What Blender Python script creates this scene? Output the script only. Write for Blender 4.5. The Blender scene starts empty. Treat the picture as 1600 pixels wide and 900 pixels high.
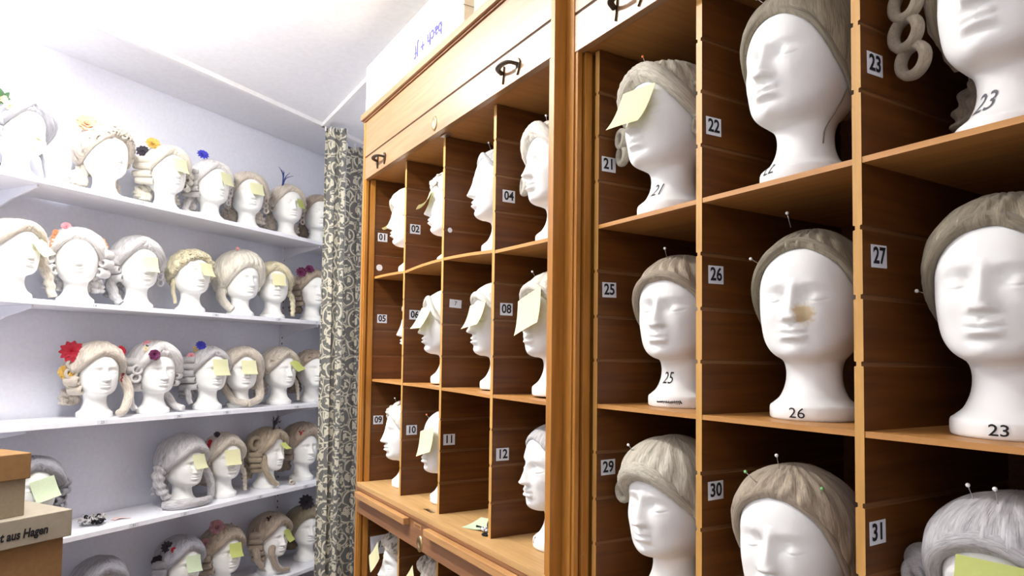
import bpy, bmesh, math, random
import numpy as np
from mathutils import Vector, Matrix, noise
from mathutils.bvhtree import BVHTree
random.seed(4)
C = bpy.context.scene.collection
PI = math.pi
R_ = math.radians
EYE = 1.55

# ------------------------------------------------------------------ materials
MATS = {}
def base(name, col, rough=.6, spec=.4, metal=0.0, coat=0.0):
    m = bpy.data.materials.new(name); m.use_nodes = True
    b = m.node_tree.nodes['Principled BSDF']
    b.inputs['Base Color'].default_value = (*col, 1)
    b.inputs['Roughness'].default_value = rough
    b.inputs['Specular IOR Level'].default_value = spec
    b.inputs['Metallic'].default_value = metal
    b.inputs['Coat Weight'].default_value = coat
    MATS[name] = m
    return m, m.node_tree, b
def N(nt, t, **kw):
    n = nt.nodes.new(t)
    for k, v in kw.items(): setattr(n, k, v)
    return n
def coords(nt, kind, scale, rot=(0, 0, 0)):
    tc = N(nt, 'ShaderNodeTexCoord'); mp = N(nt, 'ShaderNodeMapping')
    mp.inputs['Scale'].default_value = scale; mp.inputs['Rotation'].default_value = rot
    nt.links.new(tc.outputs[kind], mp.inputs['Vector'])
    return mp.outputs[0]
def ramp(nt, fac, stops):
    r = N(nt, 'ShaderNodeValToRGB')
    e = r.color_ramp.elements
    e[0].position, e[0].color = stops[0][0], (*stops[0][1], 1)
    e[1].position, e[1].color = stops[1][0], (*stops[1][1], 1)
    for p, c in stops[2:]:
        x = e.new(p); x.color = (*c, 1)
    nt.links.new(fac, r.inputs[0])
    return r.outputs[0]
def bump(nt, b, h, strength, dist=.002):
    bp = N(nt, 'ShaderNodeBump'); bp.inputs['Strength'].default_value = strength
    bp.inputs['Distance'].default_value = dist
    nt.links.new(h, bp.inputs['Height']); nt.links.new(bp.outputs[0], b.inputs['Normal'])
def noise_tex(nt, vec, scale, detail=4, dist=0., rough=.55):
    n = N(nt, 'ShaderNodeTexNoise'); n.inputs['Scale'].default_value = scale
    n.inputs['Detail'].default_value = detail; n.inputs['Distortion'].default_value = dist
    n.inputs['Roughness'].default_value = rough
    nt.links.new(vec, n.inputs['Vector'])
    return n.outputs[0]

def wood(name, dark, light, axis, rough=.42, spec=.4, coat=0.0):
    m, nt, b = base(name, light, rough, spec, coat=coat)
    sc = {'X': (1.6, 28, 28), 'Y': (28, 1.6, 28), 'Z': (28, 28, 1.6)}[axis]
    v = coords(nt, 'Object', sc)
    n = noise_tex(nt, v, 2.2, 6, .6)
    c = ramp(nt, n, [(.3, dark), (.7, light)])
    nt.links.new(c, b.inputs['Base Color'])
    n2 = noise_tex(nt, coords(nt, 'Object', tuple(s * 5 for s in sc)), 2.0, 3)
    bump(nt, b, n2, .15, .0006)
    return m
def plain(name, col, rough=.6, spec=.4, metal=0., bumpsc=None, bs=.2, coat=0., var=0.):
    m, nt, b = base(name, col, rough, spec, metal, coat)
    v = coords(nt, 'Object', (1, 1, 1))
    n = noise_tex(nt, v, bumpsc or 30, 4)
    k = var or .03
    c = ramp(nt, n, [(.3, tuple(max(0, x * (1 - k)) for x in col)), (.7, tuple(min(1, x * (1 + k)) for x in col))])
    nt.links.new(c, b.inputs['Base Color'])
    if bumpsc: bump(nt, b, n, bs, .001)
    return m

plain('wall_paint', (.83, .85, .94), .75, .2, bumpsc=60, bs=.1)
plain('ceiling_paint', (.91, .92, .96), .8, .2, bumpsc=40, bs=.1)
plain('shelf_white', (.83, .84, .90), .45, .4)
plain('rail_white', (.9, .9, .9), .4, .5)
plain('floor_lino', (.22, .17, .13), .5, .4, bumpsc=12, var=.2)
wood('honey_y', (.27, .14, .055), (.37, .21, .095), 'Y', .36, .5, coat=.5)
MATS['honey_y'].node_tree.nodes['Principled BSDF'].inputs['Coat Roughness'].default_value = .28
wood('stile_z', (.34, .135, .020), (.48, .21, .036), 'Z', .42, .4)
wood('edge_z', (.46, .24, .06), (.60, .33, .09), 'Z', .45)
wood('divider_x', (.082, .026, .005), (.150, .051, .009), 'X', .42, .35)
wood('shelf_y', (.42, .19, .05), (.55, .27, .08), 'Y', .42)
wood('shelfside_x', (.36, .16, .045), (.47, .22, .065), 'X', .5)
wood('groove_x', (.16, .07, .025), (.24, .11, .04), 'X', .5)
wood('ledge_y', (.46, .27, .10), (.60, .37, .16), 'Y', .45)
wood('rail_y', (.22, .095, .04), (.33, .155, .07), 'Y', .4)
wood('bar_y', (.40, .20, .07), (.55, .30, .12), 'Y', .4)
plain('slot_dark', (.05, .02, .01), .7, .2)
plain('brass', (.55, .40, .20), .3, .5, 1.)
plain('bronze', (.10, .08, .06), .35, .5, .8)
plain('steel', (.6, .6, .62), .3, .5, 1.)
plain('paper_white', (.72, .74, .8), .7, .3)
plain('ink', (.012, .012, .016), .6, .3)
plain('ink_faded', (.13, .13, .15), .7, .2)
plain('ink_blue', (.10, .10, .42), .7, .2)
plain('pin_white', (.9, .9, .9), .3, .5)
plain('pin_orange', (.75, .2, .05), .3, .5)
plain('pin_green', (.2, .5, .2), .3, .5)
plain('cardboard', (.28, .225, .155), .85, .15, bumpsc=90, bs=.15, var=.06)
plain('cardboard_lid', (.34, .30, .235), .8, .2, bumpsc=70, bs=.12, var=.05)
plain('cardboard_dark', (.26, .145, .06), .8, .2, bumpsc=70, bs=.12, var=.07)
plain('cardboard_pale', (.84, .76, .62), .8, .2, bumpsc=70, bs=.12, var=.04)
plain('black_cloth', (.015, .014, .016), .8, .2, bumpsc=200, bs=.3)
plain('brown_net', (.12, .10, .08), .8, .2, bumpsc=200, bs=.3)
m, nt, b = base('lamp_tube', (1, 1, 1), .5)
b.inputs['Emission Color'].default_value = (1, .975, .935, 1); b.inputs['Emission Strength'].default_value = 70
m, nt, b = base('lamp_fill_warm', (1, 1, 1), .5)  # glow of the added fill lamp behind the camera
b.inputs['Emission Color'].default_value = (1, .93, .84, 1); b.inputs['Emission Strength'].default_value = 13

# polystyrene foam
m, nt, b = base('foam', (.86, .865, .845), .62, .3)
v = coords(nt, 'Object', (1, 1, 1))
vo = N(nt, 'ShaderNodeTexVoronoi'); vo.inputs['Scale'].default_value = 320; nt.links.new(v, vo.inputs['Vector'])
bump(nt, b, vo.outputs['Distance'], .12, .0005)
b.inputs['Subsurface Weight'].default_value = .25; b.inputs['Subsurface Scale'].default_value = .012
b.inputs['Subsurface Radius'].default_value = (1, 1, 1)
# foam with a yellow-brown stain beside the nose
m, nt, b = base('foam_stained', (.86, .865, .845), .62, .3)
v = coords(nt, 'Object', (1, 1, 1))
vm = N(nt, 'ShaderNodeVectorMath', operation='DISTANCE'); nt.links.new(v, vm.inputs[0]); vm.inputs[1].default_value = (.020, -.104, .178)
nn_ = noise_tex(nt, v, 160, 3)
md = N(nt, 'ShaderNodeMath', operation='MULTIPLY_ADD'); md.inputs[1].default_value = -.024; 
nt.links.new(nn_, md.inputs[0]); nt.links.new(vm.outputs['Value'], md.inputs[2])
c = ramp(nt, md.outputs[0], [(-.004, (.70, .57, .35)), (.009, (.86, .865, .845))])
nt.links.new(c, b.inputs['Base Color'])
b.inputs['Subsurface Weight'].default_value = .25; b.inputs['Subsurface Scale'].default_value = .012
b.inputs['Subsurface Radius'].default_value = (1, 1, 1)

def note_mat(name, col):
    m, nt, b = base(name, col, .7, .25)
    v = coords(nt, 'UV', (1, 1, 1))
    n = noise_tex(nt, v, 9, 3)
    c = ramp(nt, n, [(.3, tuple(x * .95 for x in col)), (.7, col)])
    nt.links.new(c, b.inputs['Base Color'])
    tr = N(nt, 'ShaderNodeBsdfTranslucent'); nt.links.new(c, tr.inputs[0])
    mx = N(nt, 'ShaderNodeMixShader'); mx.inputs[0].default_value = .25
    nt.links.new(b.outputs[0], mx.inputs[1]); nt.links.new(tr.outputs[0], mx.inputs[2])
    nt.links.new(mx.outputs[0], nt.nodes['Material Output'].inputs[0])
note_mat('note_pale', (.84, .84, .56)); note_mat('note_lime', (.66, .72, .24)); note_mat('note_yellow', (.86, .84, .54))
note_mat('note_green', (.72, .82, .60))

def hair(name, a, c_, gloss=.45):
    m, nt, b = base(name, c_, gloss, .45)
    v = coords(nt, 'UV', (46, 2.2, 1))
    n1 = noise_tex(nt, v, 3, 5, .5, .65); n2 = noise_tex(nt, coords(nt, 'UV', (9, 1.6, 1)), 3, 3, .8)
    mx = N(nt, 'ShaderNodeMath', operation='MULTIPLY_ADD'); mx.inputs[1].default_value = .55
    h = N(nt, 'ShaderNodeMath', operation='MULTIPLY'); h.inputs[1].default_value = .5
    nt.links.new(n2, h.inputs[0]); nt.links.new(n1, mx.inputs[0]); nt.links.new(h.outputs[0], mx.inputs[2]); n = mx.outputs[0]
    c = ramp(nt, n, [(.36, a), (.60, c_)])
    nt.links.new(c, b.inputs['Base Color'])
    bump(nt, b, n, .8, .004)
    b.inputs['Sheen Weight'].default_value = .25
hair('hair_white', (.46, .44, .44), (.84, .82, .81))
hair('hair_grey', (.26, .25, .26), (.64, .63, .64))
hair('hair_cream', (.48, .44, .36), (.84, .80, .70))
hair('hair_blond', (.40, .34, .20), (.76, .70, .50))
hair('hair_beige', (.34, .29, .23), (.70, .63, .54))
hair('hair_ashblond', (.28, .25, .18), (.66, .61, .49))
hair('hair_ash', (.13, .105, .062), (.32, .27, .18))
hair('hair_tan', (.20, .155, .10), (.47, .385, .275))
hair('hair_brown', (.16, .12, .09), (.46, .37, .29))
hair('hair_slate', (.17, .17, .19), (.42, .42, .47))
def petal(name, col): plain(name, col, .6, .3, bumpsc=150, bs=.2, var=.2)
plain('ribbon_pink', (.8, .58, .55), .6, .3)
petal('petal_red', (.40, .012, .03)); petal('petal_peach', (.86, .45, .28)); petal('petal_coral', (.75, .25, .12))
petal('petal_gold', (.66, .42, .10)); petal('petal_blue', (.05, .05, .45)); petal('petal_pink', (.80, .35, .40))
petal('petal_rose', (.40, .21, .23)); petal('petal_black', (.03, .025, .035)); petal('petal_cream', (.8, .7, .5))
petal('petal_purple', (.13, .02, .08)); petal('leaf', (.05, .11, .05)); petal('petal_darkblue', (.03, .05, .2))

# curtain: grey cloth printed with cream scrolls and flowers (UV in metres)
m, nt, b = base('curtain_cloth', (.3, .3, .3), .85, .15)
uv = coords(nt, 'UV', (1, 1, 1))
nz = N(nt, 'ShaderNodeTexNoise'); nz.inputs['Scale'].default_value = 9; nz.inputs['Detail'].default_value = 1; nt.links.new(uv, nz.inputs['Vector'])
off = N(nt, 'ShaderNodeVectorMath', operation='MULTIPLY_ADD'); off.inputs[1].default_value = (.03, .03, 0)
nt.links.new(nz.outputs['Color'], off.inputs[0]); nt.links.new(uv, off.inputs[2])
vor = N(nt, 'ShaderNodeTexVoronoi', voronoi_dimensions='2D'); vor.inputs['Scale'].default_value = 9.5; vor.inputs['Randomness'].default_value = .75
nt.links.new(off.outputs[0], vor.inputs['Vector'])
def MA(op, a, b_=None, c_=None):
    n = N(nt, 'ShaderNodeMath', operation=op)
    for i, x in enumerate((a, b_, c_)):
        if x is None: continue
        if isinstance(x, (int, float)): n.inputs[i].default_value = x
        else: nt.links.new(x, n.inputs[i])
    return n.outputs[0]
sb = N(nt, 'ShaderNodeVectorMath', operation='SUBTRACT')
nt.links.new(off.outputs[0], sb.inputs[0]); nt.links.new(vor.outputs['Position'], sb.inputs[1])
sx = N(nt, 'ShaderNodeSeparateXYZ'); nt.links.new(sb.outputs[0], sx.inputs[0])
ang = MA('ARCTAN2', sx.outputs[1], sx.outputs[0])
spin = MA('ADD', ang, MA('MULTIPLY', vor.outputs['Distance'], 16.))
sp = MA('ABSOLUTE', MA('SINE', MA('MULTIPLY', spin, .5)))
line = MA('LESS_THAN', sp, .34)
flw = MA('LESS_THAN', MA('ADD', vor.outputs['Distance'], MA('MULTIPLY', MA('SINE', MA('MULTIPLY', ang, 5)), .05)), .19)
v3 = N(nt, 'ShaderNodeTexVoronoi', voronoi_dimensions='2D', feature='DISTANCE_TO_EDGE'); v3.inputs['Scale'].default_value = 9.5
v3.inputs['Randomness'].default_value = .75; nt.links.new(off.outputs[0], v3.inputs['Vector'])
edge = MA('LESS_THAN', v3.outputs['Distance'], .035)
nl = N(nt, 'ShaderNodeTexNoise'); nl.inputs['Scale'].default_value = 34; nl.inputs['Detail'].default_value = 2; nt.links.new(uv, nl.inputs['Vector'])
leafm = MA('GREATER_THAN', nl.outputs[0], .63)
fac = MA('MAXIMUM', MA('MAXIMUM', line, flw), MA('MAXIMUM', leafm, MA('MULTIPLY', edge, .6)))
mxc = N(nt, 'ShaderNodeMix', data_type='RGBA'); nt.links.new(fac, mxc.inputs[0])
mxc.inputs[6].default_value = (.17, .17, .16, 1); mxc.inputs[7].default_value = (.66, .63, .50, 1)
nt.links.new(mxc.outputs[2], b.inputs['Base Color'])

# ------------------------------------------------------------------ mesh helpers
class MB:
    def __init__(s): s.v = []; s.f = []; s.m = []; s.uv = []
    def add(s, verts, faces, mi=0, uvs=None):
        k = len(s.v); s.v += [tuple(map(float, p)) for p in verts]
        s.f += [tuple(i + k for i in f) for f in faces]; s.m += [mi] * len(faces)
        s.uv += (uvs if uvs is not None else [None] * len(faces))
    def box(s, x0, x1, y0, y1, z0, z1, mi=0, bev=0.0):
        if bev <= 0:
            V = [(x, y, z) for x in (x0, x1) for y in (y0, y1) for z in (z0, z1)]
            F = [(0, 1, 3, 2), (4, 6, 7, 5), (0, 4, 5, 1), (2, 3, 7, 6), (0, 2, 6, 4), (1, 5, 7, 3)]
            s.add(V, F, mi); return
        bm = bmesh.new(); bmesh.ops.create_cube(bm, size=1)
        bmesh.ops.scale(bm, vec=(x1 - x0, y1 - y0, z1 - z0), verts=bm.verts)
        bmesh.ops.translate(bm, vec=((x0 + x1) / 2, (y0 + y1) / 2, (z0 + z1) / 2), verts=bm.verts)
        bmesh.ops.bevel(bm, geom=bm.edges[:], offset=bev, segments=2, profile=.5, affect='EDGES')
        bm.verts.index_update()
        s.add([v.co[:] for v in bm.verts], [[v.index for v in f.verts] for f in bm.faces], mi); bm.free()
    def grid(s, G, closed=False, mi=0, su=1, sv=1, flip=False):
        # G[i][j]: i along v, j around u
        n = len(G); m_ = len(G[0]); V = [p for r in G for p in r]; F = []; U = []
        mm = m_ if closed else m_ - 1
        for i in range(n - 1):
            for j in range(mm):
                a, b_, c_, d = i * m_ + j, i * m_ + (j + 1) % m_, (i + 1) * m_ + (j + 1) % m_, (i + 1) * m_ + j
                q = (a, b_, c_, d); t = [(j / mm * su, i / (n - 1) * sv), ((j + 1) / mm * su, i / (n - 1) * sv), ((j + 1) / mm * su, (i + 1) / (n - 1) * sv), (j / mm * su, (i + 1) / (n - 1) * sv)]
                if flip: q = q[::-1]; t = t[::-1]
                F.append(q); U.append(t)
        s.add(V, F, mi, U)
    def build(s, name, mats, parent=None, smooth=False, scale=1.0, fix=True):
        me = bpy.data.meshes.new(name)
        me.from_pydata([(x * scale, y * scale, z * scale) for x, y, z in s.v], [], s.f)
        for mt in (mats if isinstance(mats, (list, tuple)) else [mats]): me.materials.append(MATS[mt] if isinstance(mt, str) else mt)
        me.polygons.foreach_set('material_index', s.m)
        if any(u is not None for u in s.uv):
            ul = me.uv_layers.new(name='UVMap')
            for p, u in zip(me.polygons, s.uv):
                if u is None: continue
                for k, li in enumerate(p.loop_indices): ul.data[li].uv = u[k]
        if smooth: me.polygons.foreach_set('use_smooth', [True] * len(me.polygons))
        me.update()
        o = bpy.data.objects.new(name, me); C.objects.link(o)
        if parent is not None: o.parent = parent
        return o
def tag(o, label=None, cat=None, group=None, kind=None):
    for k, v in (('label', label), ('category', cat), ('group', group), ('kind', kind)):
        if v: o[k] = v
    return o
def empty(name, loc=(0, 0, 0), rz=0):
    o = bpy.data.objects.new(name, None); C.objects.link(o); o.location = loc; o.rotation_euler = (0, 0, rz)
    o.empty_display_size = .02
    return o
def copyobj(o, parent=None):
    c = o.copy(); C.objects.link(c)
    if parent is not None: c.parent = parent
    return c
def catmull(P, n):
    P = np.array(P, float); out = []
    Q = np.vstack([2 * P[0] - P[1], P, 2 * P[-1] - P[-2]])
    ts = np.linspace(0, len(P) - 1, n)
    for t in ts:
        i = min(int(t), len(P) - 2); u = t - i
        a, b_, c_, d = Q[i], Q[i + 1], Q[i + 2], Q[i + 3]
        out.append(.5 * ((2 * b_) + (-a + c_) * u + (2 * a - 5 * b_ + 4 * c_ - d) * u * u + (-a + 3 * b_ - 3 * c_ + d) * u ** 3))
    return np.array(out)
def tube(mb, path, rad, nseg=12, mi=0, ridge=0, nr=0, twist=0., sq=1.0, cap=True, along=False, kr=0):
    """tube along a path; rad(t); ridge = depth of grooves; nr grooves around (twisted), or along=True rings"""
    P = np.array(path, float); n = len(P)
    T = np.gradient(P, axis=0); T /= np.linalg.norm(T, axis=1)[:, None] + 1e-9
    up = np.array([0, 0, 1.]) if abs(T[0][2]) < .9 else np.array([0, 1., 0])
    a = np.cross(up, T[0]); a /= np.linalg.norm(a)
    G = []
    for i in range(n):
        a = a - T[i] * (a @ T[i]); a /= np.linalg.norm(a) + 1e-9
        b_ = np.cross(T[i], a); t = i / (n - 1); r = rad(t)
        row = []
        for j in range(nseg):
            ph = 2 * PI * j / nseg
            rr = r
            if nr: rr *= 1 + ridge * math.cos(nr * ph + twist * t)
            if kr: rr *= 1 + ridge * math.cos(kr * t)
            row.append(P[i] + (a * math.cos(ph) + b_ * math.sin(ph) * sq) * rr)
        G.append(row)
    if cap:
        G = [[P[0]] * nseg] + G + [[P[-1]] * nseg]
    mb.grid(G, closed=True, mi=mi, su=1, sv=max(1, np.linalg.norm(np.diff(P, axis=0), axis=1).sum() * 8))

def text_geo(txt, size, bold=0.0, shear=0.0, sx=1.0, spacing=1.0):
    cu = bpy.data.curves.new('lettering', 'FONT'); cu.body = txt; cu.size = size; cu.offset = bold
    cu.align_x = 'CENTER'; cu.align_y = 'CENTER'; cu.shear = shear; cu.space_character = spacing; cu.resolution_u = 3
    o = bpy.data.objects.new('lettering', cu); C.objects.link(o)
    dg = bpy.context.evaluated_depsgraph_get(); me = bpy.data.meshes.new_from_object(o.evaluated_get(dg))
    V = [(v.co.x * sx, v.co.y) for v in me.vertices]; F = [tuple(p.vertices) for p in me.polygons]
    bpy.data.objects.remove(o); bpy.data.curves.remove(cu); bpy.data.meshes.remove(me)
    return V, F
def text_on(name, txt, size, origin, ux, uy, mat, parent=None, **kw):
    V, F = text_geo(txt, size, **kw)
    o = Vector(origin); ux = Vector(ux).normalized(); uy = Vector(uy).normalized(); nrm = ux.cross(uy)
    mb = MB(); n = len(V)
    mb.add([(o + ux * x + uy * y + nrm * .0006)[:] for x, y in V], F)
    return mb.build(name, mat, parent)

# ------------------------------------------------------------------ foam head
HS = 1.06
#      zf    f     zs    w      zb    b
ST = [(0, .066, 0, .065, 0, .066), (.004, .069, .004, .068, .004, .069), (.020, .069, .020, .068, .020, .069), (.026, .064, .026, .062, .026, .065),
      (.036, .053, .036, .052, .036, .057), (.055, .043, .055, .0445, .055, .051), (.074, .040, .076, .0425, .080, .050), (.0885, .044, .094, .046, .100, .055),
      (.0930, .056, .104, .054, .116, .068), (.0945, .070, .114, .0615, .130, .081), (.0995, .0815, .125, .067, .144, .090), (.1085, .087, .138, .0718, .156, .097),
      (.124, .089, .150, .0744, .168, .1015), (.150, .0905, .165, .0762, .180, .1035), (.170, .0915, .180, .0775, .192, .105), (.190, .0915, .197, .078, .205, .105), (.210, .0925, .214, .0775, .219, .103),
      (.230, .0905, .232, .0745, .235, .098), (.250, .084, .251, .068, .252, .088), (.268, .072, .268, .057, .268, .073), (.283, .053, .283, .041, .283, .053), (.293, .028, .293, .022, .293, .028), (.2965, .002, .2965, .002, .2965, .002)]
ST = np.array(ST)
def stat(t):
    i = int(min(max(t, 0), len(ST) - 1.0001)); u = t - i
    a = ST[max(i - 1, 0)]; b_ = ST[i]; c_ = ST[i + 1]; d = ST[min(i + 2, len(ST) - 1)]
    return .5 * ((2 * b_) + (-a + c_) * u + (2 * a - 5 * b_ + 4 * c_ - d) * u * u + (-a + 3 * b_ - 3 * c_ + d) * u ** 3)
def headpt(th, t):
    zf, f, zs, w, zb, b_ = stat(t)
    s, c_ = math.sin(th), math.cos(th)
    n = 2.0 + .35 * min(1, max(0, (t - 9) / 4)) * (1 if c_ > 0 else .4) * min(1, max(0, (21.5 - t) / 3))
    r = (abs(s) ** n + abs(c_) ** n) ** (-1 / n)
    k = abs(c_) ** 1.6
    x = w * s * r
    if c_ > 0: return np.array([x, -f * c_ * r, zs + (zf - zs) * k])
    return np.array([x, -b_ * c_ * r, zs + (zb - zs) * k])
def g(x, s): return math.exp(-(x / s) ** 2)
def face_disp(x, z):
    ax = abs(x); d = 0
    # nose
    if .145 < z < .225:
        q = min(1, max(0, (.214 - z) / (.214 - .163)))
        under = 1 / (1 + math.exp(-(z - .1555) / .0012))
        wdt = .0062 + .0058 * q ** 1.5
        d += (.0035 + .0185 * q ** 1.25) * g(x, wdt * 1.08) * under * min(1, (.225 - z) / .012)
        d += .0065 * g(ax - .0095, .0055) * g(z - .162, .006) * under
    # eye sockets and lids
    d -= .0085 * g(ax - .0125 - .006, .010) * g(z - .198, .011)
    d -= .0065 * g(ax - .036, .018) * g(z - .197, .0115)
    d += .0062 * g(ax - .034, .0125) * g(z - .1915, .0085)
    zc = .1865 + .0035 * ((ax - .034) / .014) ** 2
    if .018 < ax < .052: d -= .0022 * g(z - zc, .0014) * min(1, (ax - .018) / .005) * min(1, (.052 - ax) / .006)
    # brow
    zb = .2125 + .004 * (1 - ((ax - .030) / .025) ** 2)
    d += .0016 * g(z - zb, .0065) * g(ax - .030, .022)
    # cheeks
    d += .0035 * g(ax - .042, .018) * g(z - .166, .018)
    # muzzle, lips
    d += .0035 * g(x, .024) * g(z - .137, .016)
    wl = max(0, 1 - (ax / .0220) ** 2) ** .7
    zm = .1375 + .0012 * g(x, .006) * 0 + .0006 * (ax / .02) ** 2
    d += .0080 * wl * g(z - (zm + .0058 - .0018 * g(x, .004)), .0047)
    d += .0092 * wl * g(z - (zm - .0062), .0050)
    d -= .0040 * g(z - zm, .0015) * max(0, 1 - (ax / .026) ** 2)
    d -= .0018 * g(x, .0032) * g(z - .1500, .004)
    d -= .0030 * g(z - .1215, .0045) * g(x, .018)
    d += .0050 * g(x, .016) * g(z - .1085, .010)
    return d
def make_head_mesh():
    ths = []
    M = 112
    for j in range(M):
        u = j / M * 2 * PI - PI
        ths.append(u - .52 * math.sin(u))        # denser to the front
    ts = list(np.linspace(0, 8, 26)) + list(np.linspace(8.15, 11.2, 20)) + list(np.linspace(11.27, 17, 84)) + list(np.linspace(17.15, 21.97, 24))
    G = []
    for t in ts:
        row = []
        for th in ths:
            p = headpt(th, t)
            c_ = math.cos(th)
            if c_ > 0 and p[2] > .09:
                p = p + np.array([0, -1, 0]) * face_disp(p[0], p[2]) * min(1, c_ * 2.2)
            row.append(p)
        G.append(row)
    mb = MB(); mb.grid(G, closed=True)
    k = len(mb.v); n = len(ths)
    mb.add([(0, 0, 0)], []); mb.f += [(j, k, (j + 1) % n)[::-1] for j in range(n)]; mb.m += [0] * n; mb.uv += [None] * n
    top = len(mb.v); mb.add([(0, 0, .2968)], [])
    o_ = (len(ts) - 1) * n
    mb.f += [(o_ + j, o_ + (j + 1) % n, top) for j in range(n)]; mb.m += [0] * n; mb.uv += [None] * n
    return mb
HEAD0 = make_head_mesh().build('foam_head', 'foam', None, True, HS)
HEAD_BVH = BVHTree.FromPolygons([v.co.copy() for v in HEAD0.data.vertices], [tuple(p.vertices) for p in HEAD0.data.polygons])
HEAD_USED = [False]
def new_head():
    if not HEAD_USED[0]: HEAD_USED[0] = True; return HEAD0
    o = HEAD0.copy(); C.objects.link(o); return o
def head_text(parent, txt, size, az, z, mat='ink', **kw):
    V, F = text_geo(txt, size, **kw)
    # refine long faces is unnecessary at this size; wrap every vertex on the foam
    pts = []
    for x, y in V:
        a = az + x / .062
        d = Vector((math.sin(a), -math.cos(a), 0)); o = d * .4 + Vector((0, 0, z + y))
        hit, nr, _, _ = HEAD_BVH.ray_cast(o, -d)
        pts.append((hit + nr * .0009) if hit else (d * .07 + Vector((0, 0, z + y))))
    mb = MB(); mb.add([p[:] for p in pts], F)
    return mb.build('handwritten_number', mat, parent)

# ------------------------------------------------------------------ wigs (built around the unscaled head, scaled by HS)
HC = np.array([0, .006, .20])
def zlow(th, front, ear, nape, temple):
    a = abs(th) / PI * 180
    xs = [0, 30, 52, 72, 98, 135, 180]; ys = [front, front - .004, temple, (temple + ear) / 2, ear, (ear + nape) / 2, nape]
    if a < 52: return front - (front - temple) * (a / 52) ** 2.3
    return float(np.interp(a, xs, ys))
_tt = np.linspace(8.5, 21.9, 160)
_zc = {}
def t_at(th, z):
    k = round(th, 3)
    if k not in _zc: _zc[k] = np.array([headpt(th, t)[2] for t in _tt])
    return float(np.interp(z, _zc[k], _tt))
def out_dir(p):
    d = p - HC; return d / np.linalg.norm(d)
def hair_cap(mb, front=.256, ear=.165, nape=.12, temple=.222, thick=.012, up=0., puff=0., wave=.0026, curly=0., side=0., nth=110, nt=26, mi=0, seed=0):
    G = []
    rows = [(0, .0012)] + [(i / (nt - 1), None) for i in range(nt)]
    tl = {}
    for (sn, fixed) in rows:
        row = []
        for j in range(nth):
            th = 2 * PI * j / nth - PI
            if j not in tl: tl[j] = t_at(th, zlow(th, front, ear, nape, temple) + .0025 * noise.noise(Vector((th * 3, seed, 0))))
            t = tl[j] + (21.93 - tl[j]) * sn
            p = headpt(th, t); d = out_dir(p)
            e = min(1, sn / .10); e = math.sqrt(max(0, 1 - (1 - e) ** 2))
            h = .0016 + thick * (.35 + .65 * e) * (1 if fixed is None else 0)
            if fixed is not None: h = fixed
            else:
                h += puff * math.sin(PI * min(1, sn * 1.15)) ** .8 * (1 - .25 * math.cos(th))
                h += wave * (math.sin(19 * th + 2.5 * math.sin(6 * sn + seed) + seed) + .6 * math.sin(43 * th + 3 * sn)) * e * max(0, 1 - sn * .9)
                h += side * (math.exp(-((abs(th) - 1.75) / .6) ** 2)) * e * max(0, 1 - sn * 1.1)
                if curly: h += curly * (noise.noise(Vector(p * 75) + Vector((seed, 0, 0))) + .6 * noise.noise(Vector(p * 150)))
            p = p + d * h
            p = p + np.array([0, 0, up]) * (sn ** 1.2 if fixed is None else 0) + np.array([0, .012 if up > .02 else 0, 0]) * sn
            row.append(p)
        G.append(row)
    mb.grid(G, closed=True, mi=mi, su=3, sv=1)
    n = nth; o_ = len(mb.v) - n; top = np.mean(G[-1], axis=0); k = len(mb.v)
    mb.add([top], []); mb.f += [(o_ + j, o_ + (j + 1) % n, k) for j in range(n)]; mb.m += [mi] * n; mb.uv += [None] * n
def front_roll(mb, front=.256, temple=.222, ear=.165, nape=.12, r=.014, span=100, lift=.004, taper=.55, ridge=.035, dz=0., mi=0, asym=0.):
    P = []
    ths = np.linspace(R_(-span), R_(span), 64)
    for th in ths:
        t = t_at(th, min(.288, zlow(th, front, ear, nape, temple) + .002 + r * .75 * max(0, math.cos(th * .8)))); p = headpt(th, t); d = out_dir(p)
        rr = r * (1 - taper * (abs(th) / R_(span)) ** 2) * (1 + asym * math.sin(th))
        P.append(p + d * (rr * .62 + lift) + np.array([0, 0, dz * math.cos(th)]))
    tube(mb, P, lambda t: r * (1 - taper * abs(2 * t - 1) ** 2) * (1 + asym * math.sin((2 * t - 1) * R_(span))), 18, mi, ridge=ridge, kr=150)
def curl_mesh(L=.06, R=.014, hole=.45):
    """sausage curl lying along +y with open rolled ends"""
    mb = MB(); prof = []
    prof += [(L * .32, R * hole * .85), (.004, R * hole), (.0, R * (hole + .22)), (.0015, R * .86), (.006, R * .97)]
    prof += [(L * x, R * (1 + .05 * math.sin(x * PI))) for x in np.linspace(.14, .86, 7)]
    prof += [(L - .006, R * .97), (L - .0015, R * .86), (L, R * (hole + .22)), (L - .004, R * hole), (L * .68, R * hole * .85)]
    G = []
    for y, r in prof:
        G.append([(r * math.cos(a) * (1 + .02 * math.sin(y * 900)), y, r * math.sin(a) * (1 + .02 * math.sin(y * 900))) for a in np.linspace(0, 2 * PI, 22, endpoint=False)])
    mb.grid(G, closed=True, su=3, sv=1, flip=True)
    # inner plug
    n = 22
    for y, r, fl in ((L * .32, R * hole * .85, True), (L * .68, R * hole * .85, False)):
        k = len(mb.v); ring = [(r * math.cos(a), y, r * math.sin(a)) for a in np.linspace(0, 2 * PI, n, endpoint=False)]
        mb.add(ring, [tuple(range(n))])
    return mb
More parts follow.
